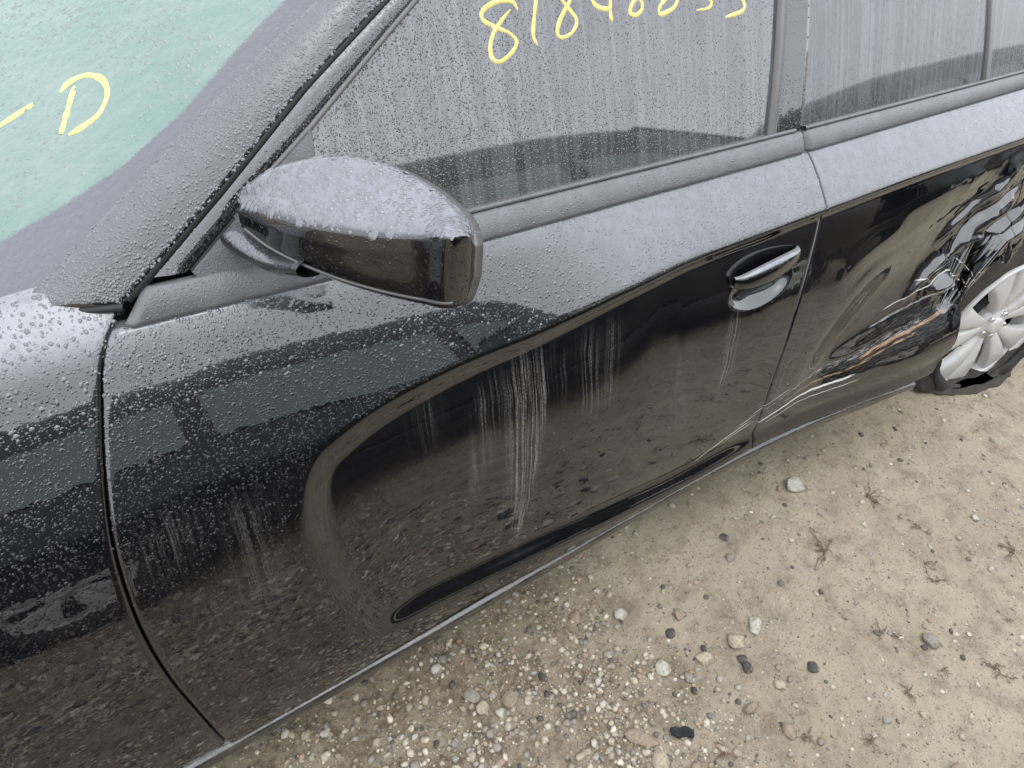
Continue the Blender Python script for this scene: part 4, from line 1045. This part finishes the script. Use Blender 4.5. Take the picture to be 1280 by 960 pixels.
bed = lambda x, y: np.clip(smooth01((1.10-x)/.7)*(.34+.66*smooth01((vnoise(np.stack([x, y, x*0], 1), 2.6, 61, 3)+.25)/.45)), 0, 1)
gravel_a = scatter(30000, lambda x, y: .05+.95*bed(x, y), .0020, .0095, 2.9, 1, 'gravel', 91)
gravel_a['label'] = 'loose mixed pebbles strewn over the dirt beside the car'; gravel_a['category'] = 'gravel'
gravel_b = scatter(26000, lambda x, y: .22+.78*bed(x, y), .0010, .0034, 2.0, 1, 'grit', 92) if False else scatter(22000, lambda x, y: .25+.75*bed(x, y), .0011, .0036, 2.0, 1, 'grit', 92)
gravel_b['label'] = 'fine pale and dark grit scattered across the dirt'; gravel_b['category'] = 'grit'

gravel_d = scatter(15000, lambda x, y: np.exp(-((x-.50)/.34)**2-((y-.20)/.30)**2), .0022, .0085, 2.6, 1, 'pea_gravel', 94)
gravel_d['label'] = 'thick patch of rounded pea gravel next to the sill'; gravel_d['category'] = 'gravel'
gravel_c = scatter(5200, lambda x, y: smooth01((.9-x)/.5)*smooth01((.05-y)/.25)*smooth01((y+1.3)/.4), .0050, .020, 2.0, 1, 'coarse_gravel', 93)
gravel_c['label'] = 'coarse pebbles lying thick on the ground between the two vehicles'; gravel_c['category'] = 'gravel'
# ---- single stones one can pick out
def stone(name, px, size, mat, label, cat='stone', group=None, sx=1., sy=1., sz=.6, rot=0., sub=3, rough=.22, seed=0, ang=0):
    q = on_ground(px, .004); bm = bmesh.new(); bmesh.ops.create_icosphere(bm, subdivisions=sub, radius=1.0); bm.verts.index_update()
    B = np.array([v.co[:] for v in bm.verts]); F = [[v.index for v in f.verts] for f in bm.faces]; bm.free()
    rg = np.random.default_rng(seed+int(px[0])*7+int(px[1]))
    for _ in range(16+ang):                                     # chip flat facets off the ball
        nn = rg.normal(size=3); nn /= np.linalg.norm(nn); lim = .55+.33*rg.random(); dd = B@nn; B = B-nn[None]*np.where(dd > lim, (dd-lim)*.9, 0)[:, None]
    B = B*(1+rough*.5*vnoise(B+seed, 1.6, seed+int(px[0]), 3))[:, None]*np.array([sx, sy, sz])
    c_, s_ = math.cos(rot), math.sin(rot); B = np.c_[B[:, 0]*c_-B[:, 1]*s_, B[:, 0]*s_+B[:, 1]*c_, B[:, 2]]*size/2
    g0 = float(gz(np.array([q[0]]), np.array([q[1]]))[0]); zc = g0-B[:, 2].min()*.45
    me_o = mk(name, B, F, mat, None); me_o.location = (q[0], q[1], zc)
    return tag(me_o, label, cat, group)
def psize(px, w): q = on_ground(px); return w*np.linalg.norm(q-CAM)/FPX*1.22
def st(px, w, mat, label, **k): return stone(k.pop('name', 'stone'), px, psize(px, w), M[mat], label, **k)
st((993, 609), 24, 'stone_white', 'white stone alone on smooth dirt beside the rear door sill', sy=.85, sz=.5)
st((1163, 800), 16, 'stone_grey', 'blocky light grey stone alone on bare dirt', sz=.8, ang=10)
st((1017, 833), 14, 'stone_dark', 'dark angular stone chip on bare dirt', sz=.4, ang=8)
st((945, 781), 21, 'stone_white', 'white flat stone at the edge of the gravel', sz=.45, sy=.75, rot=.5)
st((921, 801), 18, 'stone_cream', 'cream stone beside a white flat stone at the gravel edge', sz=.55)
st((881, 823), 19, 'stone_cream', 'elongated cream pebble among the gravel', sx=1.1, sy=.7, rot=-.4)
st((829, 832), 17, 'stone_white', 'rounded off-white pebble among loose gravel', sz=.6)
st((807, 923), 34, 'stone_tan', 'long flat tan stone half sunk in dirt beside a black rubber scrap', sx=1.1, sy=.5, sz=.3, rot=-.9)
st((828, 948), 22, 'stone_cream', 'pale cream angular stone next to a long flat tan stone', sz=.5, ang=6)
st((545, 835), 14, 'stone_white', 'white oval pebble close to the sill', sy=.8)
st((553, 822), 10, 'stone_grey', 'small grey pebble touching a white oval pebble')
st((590, 867), 19, 'stone_grey', 'slate grey flat stone in the gravel', sz=.4)
st((638, 872), 17, 'stone_tan', 'tan rounded stone in the gravel')
st((603, 882), 15, 'stone_cream', 'small cream stone beside a slate grey flat stone')
st((720, 768), 14, 'stone_tan', 'brown rounded pebble near the sill')
st((775, 767), 16, 'stone_white', 'pale grey white pebble on the gravel bed', sz=.5)
st((935, 832), 13, 'stone_dark', 'round charcoal pebble at the gravel edge')
st((929, 822), 10, 'stone_dark', 'small charcoal pebble next to a round charcoal one')
st((939, 884), 20, 'stone_tan', 'brown wedge shaped stone on bare dirt', sx=1.1, sy=.6, ang=8)
st((977, 854), 12, 'stone_cream', 'small apricot pebble on bare dirt')
st((987, 912), 15, 'stone_tan', 'tan pebble amid dry weed bits')
st((1080, 656), 7, 'stone_white', 'tiny white chip on plain dirt')
st((1220, 646), 8, 'stone_white', 'small white pebble on speckled dirt')
st((912, 696), 11, 'stone_grey', 'flat pale grey pebble near the gravel')
st((906, 672), 10, 'stone_dark', 'small black flat chip near the sill', sz=.35)
st((974, 611), 7, 'stone_tan', 'tiny beige pebble beside the lone white stone')
st((1155, 893), 8, 'stone_cream', 'small cream pebble on speckled dirt')
st((383, 916), 11, 'stone_cream', 'cream pebble tucked under the sill edge')
st((1200, 962), 14, 'stone_tan', 'tan pebble in the open dirt')
st((850, 768), 13, 'stone_tan', 'pinkish pebble among loose gravel')
st((862, 845), 12, 'stone_grey', 'grey square pebble among loose gravel')
rg = np.random.default_rng(5)
for k in range(46):
    px = (rg.uniform(430, 900), rg.uniform(740, 958))
    if px[1] < 1000-.565*px[0]+165: continue
    m = ['stone_cream', 'stone_white', 'stone_grey', 'stone_tan', 'stone_cream', 'stone_dark'][k % 6]
    lab = {'stone_cream': 'cream pebble in the loose gravel bed', 'stone_white': 'whitish pebble in the loose gravel bed', 'stone_grey': 'mid grey pebble in the loose gravel bed', 'stone_tan': 'tan pebble in the loose gravel bed', 'stone_dark': 'dark grey pebble in the loose gravel bed'}[m]
    st(px, rg.uniform(7.5, 13), m, lab, name='pebble', cat='pebble', group=m.split('_')[1]+' pebbles of the gravel bed', sub=2, sz=.6, sy=rg.uniform(.65, 1), rot=rg.uniform(0, 3), seed=k)
# black rubber scrap
q = on_ground((853, 915), .004); A = np.array([math.cos(-.62), math.sin(-.62), 0]); Bv = np.array([-A[1], A[0], 0])
rows = []
for t in np.linspace(-1, 1, 14):
    w1 = .0105*(1-.25*abs(t)**3); c_ = A*t*.024+Bv*(.002*math.sin(5*t)); h = .011+.002*math.sin(3*t)
    rows.append([c_-Bv*w1, c_-Bv*w1*.9+np.array([0, 0, h*.8]), c_-Bv*.002+np.array([0, 0, h*.55]), c_+Bv*.002+np.array([0, 0, h]), c_+Bv*w1*.9+np.array([0, 0, h*.75]), c_+Bv*w1])
G = np.array(rows); F = grid_faces(14, 6).tolist()+[[0, 1, 2, 3, 4, 5], [13*6+j for j in range(5, -1, -1)]]
o = mk('rubber_scrap', G.reshape(-1, 3), F, M['scrap'], None, False); o.location = (q[0], q[1], float(gz(np.array([q[0]]), np.array([q[1]]))[0])+.003)
tag(o, 'ridged black rubber scrap lying on the gravel', 'rubber scrap')

# ---- dry weeds pressed into the dirt
def weed(px, size, n, label, seed, group=None, flat=.25, name='dry_weed'):
    q = on_ground(px, .003); sz = psize(px, size); rg = np.random.default_rng(seed); VV, FF, o = [], [], 0
    for k in range(n):
        a = rg.uniform(0, 6.283); L = sz*.5*rg.uniform(.25, 1.05); pts = [np.zeros(3)+rg.normal(size=3)*sz*.03]; d = a
        for t in range(5):
            d += rg.normal()*.35; pts.append(pts[-1]+np.array([math.cos(d), math.sin(d), 0])*L/5)
        pts = np.array(pts); pts[:, 2] = .003+np.abs(rg.normal(size=len(pts)))*sz*.06*flat*2
        Lr = spline(pts, 12); r = sz*.011*np.linspace(1, .35, 12); T = np.gradient(Lr, axis=0); T /= np.linalg.norm(T, axis=1)[:, None]; Bn = np.cross(T, [0, 0, 1.]); Bn /= np.linalg.norm(Bn, axis=1)[:, None]
        rows = [Lr+Bn*(r*math.cos(b))[:, None]+np.array([0, 0, 1.])*(r*math.sin(b))[:, None] for b in np.linspace(0, 6.283, 5, endpoint=False)]
        G = np.array(rows); VV.append(G.reshape(-1, 3)); f = grid_faces(5, 12, True); FF.append(f+o); o += 60
        for m in range(3):                                     # little curled leaf bits on each stem
            c_ = Lr[rg.integers(4, 12)]; s_ = sz*.05*rg.uniform(.5, 1.3); b = rg.uniform(0, 6.28); u = np.array([math.cos(b), math.sin(b), .2]); v = np.array([-u[1], u[0], .3])
            VV.append(np.array([c_-u*s_, c_+v*s_*.4+[0, 0, .001], c_+u*s_, c_-v*s_*.4+[0, 0, .002]])); FF.append(np.array([[o, o+1, o+2, o+3]])); o += 4
    ob = mk(name, np.vstack(VV), np.vstack(FF), M['weed'], None) if False else mk(name, np.vstack(VV), [list(f) for ff in FF for f in ff], M['weed'], None)
    ob.location = (q[0], q[1], float(gz(np.array([q[0]]), np.array([q[1]]))[0])); return tag(ob, label, 'weed', group)
weed((1028, 690), 50, 8, 'star shaped dry brown weed flattened on bare dirt', 1)
weed((1148, 660), 30, 4, 'dry weed twig near a small white pebble', 2)
weed((1155, 705), 30, 5, 'forked dry weed twig on bare dirt', 3)
weed((1172, 727), 28, 6, 'dense dry weed sprig just below a forked twig', 4)
for k, (p, s_, n) in enumerate([((1100, 790), 42, 8), ((1125, 800), 30, 5), ((1135, 865), 36, 6), ((1090, 925), 42, 8), ((1245, 835), 44, 6), ((1265, 690), 40, 7), ((1260, 775), 26, 4), ((1085, 620), 42, 5), ((905, 942), 36, 9), ((1010, 920), 40, 7), ((1060, 775), 20, 4), ((1180, 835), 24, 4)]):
    weed(p, s_*(.55+.35*((k*37) % 10)/10), n+3, 'small clump of dry brown weed bits pressed into the dirt', 20+k, 'dry weed bits on the dirt')

# ------------------------------------------------------------------ neighbouring parked car, seen mirrored in the black doors
NB = (1.9, -2.05, 0); nb = empty('parked_suv', NB)
tag(nb, 'dark parked suv beside the black sedan, mirrored in its doors', 'suv')
y0 = -1.15
stn = [(-.98, .52, .95, .12), (-.95, .48, 1.20, .08), (-.88, .42, 1.55, .04), (-.72, .38, 1.76, .01), (-.3, .36, 1.82, .0), (1.0, .36, 1.86, .0), (2.4, .36, 1.85, .0), (3.05, .36, 1.76, .0), (3.75, .36, 1.36, .0), (3.95, .36, 1.24, .0), (4.5, .38, 1.16, .02), (4.72, .44, 1.02, .08), (4.78, .52, .88, .16)]
rows = []
stn_a = np.array(stn); xs = np.linspace(-.98, 4.78, 100)
sm = [np.interp(xs, stn_a[:, 0], stn_a[:, k]) for k in (1, 2, 3)]
ker = np.hanning(17); ker /= ker.sum(); sm = [np.convolve(np.pad(q, 8, 'edge'), ker, 'valid') for q in sm]
for x, zb_, zt_, ins_ in zip(xs, *sm):
    belt = min(1.10, zt_-.02); gin = .26*max(0, (zt_-1.15)/.7)
    prf = [(y0-.10-ins_, zb_-.06), (y0-.02-ins_, zb_), (y0-ins_+.02, .5), (y0-ins_+.03, .62), (y0-ins_+.0, .80), (y0-ins_-.03, belt-.06), (y0-ins_-.06, belt), (y0-ins_-.06-gin*.85, zt_-.06*min(1, gin*5)), (y0-ins_-.12-gin, zt_), (y0-.5-ins_, zt_+.03), (-2.05, zt_+.04)]
    rows.append(prf+[(-4.1-p[0], p[1]) for p in prf[-2::-1]])
G = np.array([[[x, p[0], p[1]] for p in r] for x, r in zip(xs, rows)])
nbody = mk('body', G.reshape(-1, 3), grid_faces(G.shape[0], G.shape[1]), M['near_paint'], nb)
def npane(x0, x1, x0t, x1t):
    V = []; n = 10
    for i in range(n+1):
        u = i/n
        for j in range(7):
            v = j/6; x = (x0*(1-u)+x1*u)*(1-v)+(x0t*(1-u)+x1t*u)*v; zt_ = np.interp(x, xs, sm[1]); gin = .26*max(0, (zt_-1.15)/.7); zz = 1.13+(zt_-.30-1.13)*v
            V.append([x, y0-.06-gin*.85*(zz-1.10)/max(.05, zt_-.06-1.10)+.012, zz])
    mk('side_window', V, grid_faces(n+1, 7)[:, ::-1], M['near_glass'], nb)
npane(-.78, .20, -.66, .20); npane(.32, 1.30, .32, 1.30); npane(1.42, 2.35, 1.42, 2.35); npane(2.47, 3.62, 2.47, 3.02)
mk('windscreen', [[3.86, y0-.16, 1.34], [3.86, -2.94, 1.34], [3.12, -2.74, 1.765], [3.12, y0-.36, 1.765]], [(0, 1, 2, 3)], M['near_glass'], nb, False)
for xw in (-.32, 3.55):
    for sgn, yy in ((1, y0-.02), (-1, -2.95)):
        ax = np.array([0, float(sgn), 0]); hz_ = np.array([1.0, 0, 0]); cen = np.array([xw, yy, .34])
        wl = empty('wheel', (xw, yy, 0)); wl.parent = nb; wl.location = (xw-NB[0], yy-NB[1], 0)
        V, F, _ = lathe([(.21, -.02), (.24, .01), (.28, .018), (.315, .008), (.338, -.03), (.34, -.16), (.30, -.20)], 64, cen, ax, hz_); mk('tyre', V, F, M['tyre'], wl)
        make_rim(wl, cen, ax, hz_, R=.225, mat=M['rim'], phase=20)
        V, F, _ = lathe([(.345, -.04), (.37, .012), (.40, .014), (.41, -.01)], 64, cen, ax, hz_); mk('arch_trim', V, F, M['near_plastic'], wl)
        V, F, _ = lathe([(.0, -.06), (.36, -.06)], 40, cen+np.array([0, 0, .01]), ax, hz_); mk('arch_liner', V, F, M['dark'], wl)
boxm('sill', (.12, y0-.10, .26), (3.1, y0+.01, .38), M['near_plastic'], nb, .02)
boxm('underbody', (-.8, -2.95, .26), (4.5, y0-.08, .42), M['near_plastic'], nb, .02)

def copy_tree(o, parent=None):
    c = o.copy(); COL.objects.link(c); c.parent = parent
    for ch in list(o.children): copy_tree(ch, c)
    return c
nb2 = copy_tree(nb); nb2.location = (NB[0]+6.35, NB[1]-.12, 0)  # copy added out of view so the rear door mirrors something dark
tag(nb2, 'unseen dark suv added in line ahead, darkening reflections in the black sedan', 'suv')
nb['group'] = nb2['group'] = 'dark suvs parked in a row opposite the sedan'
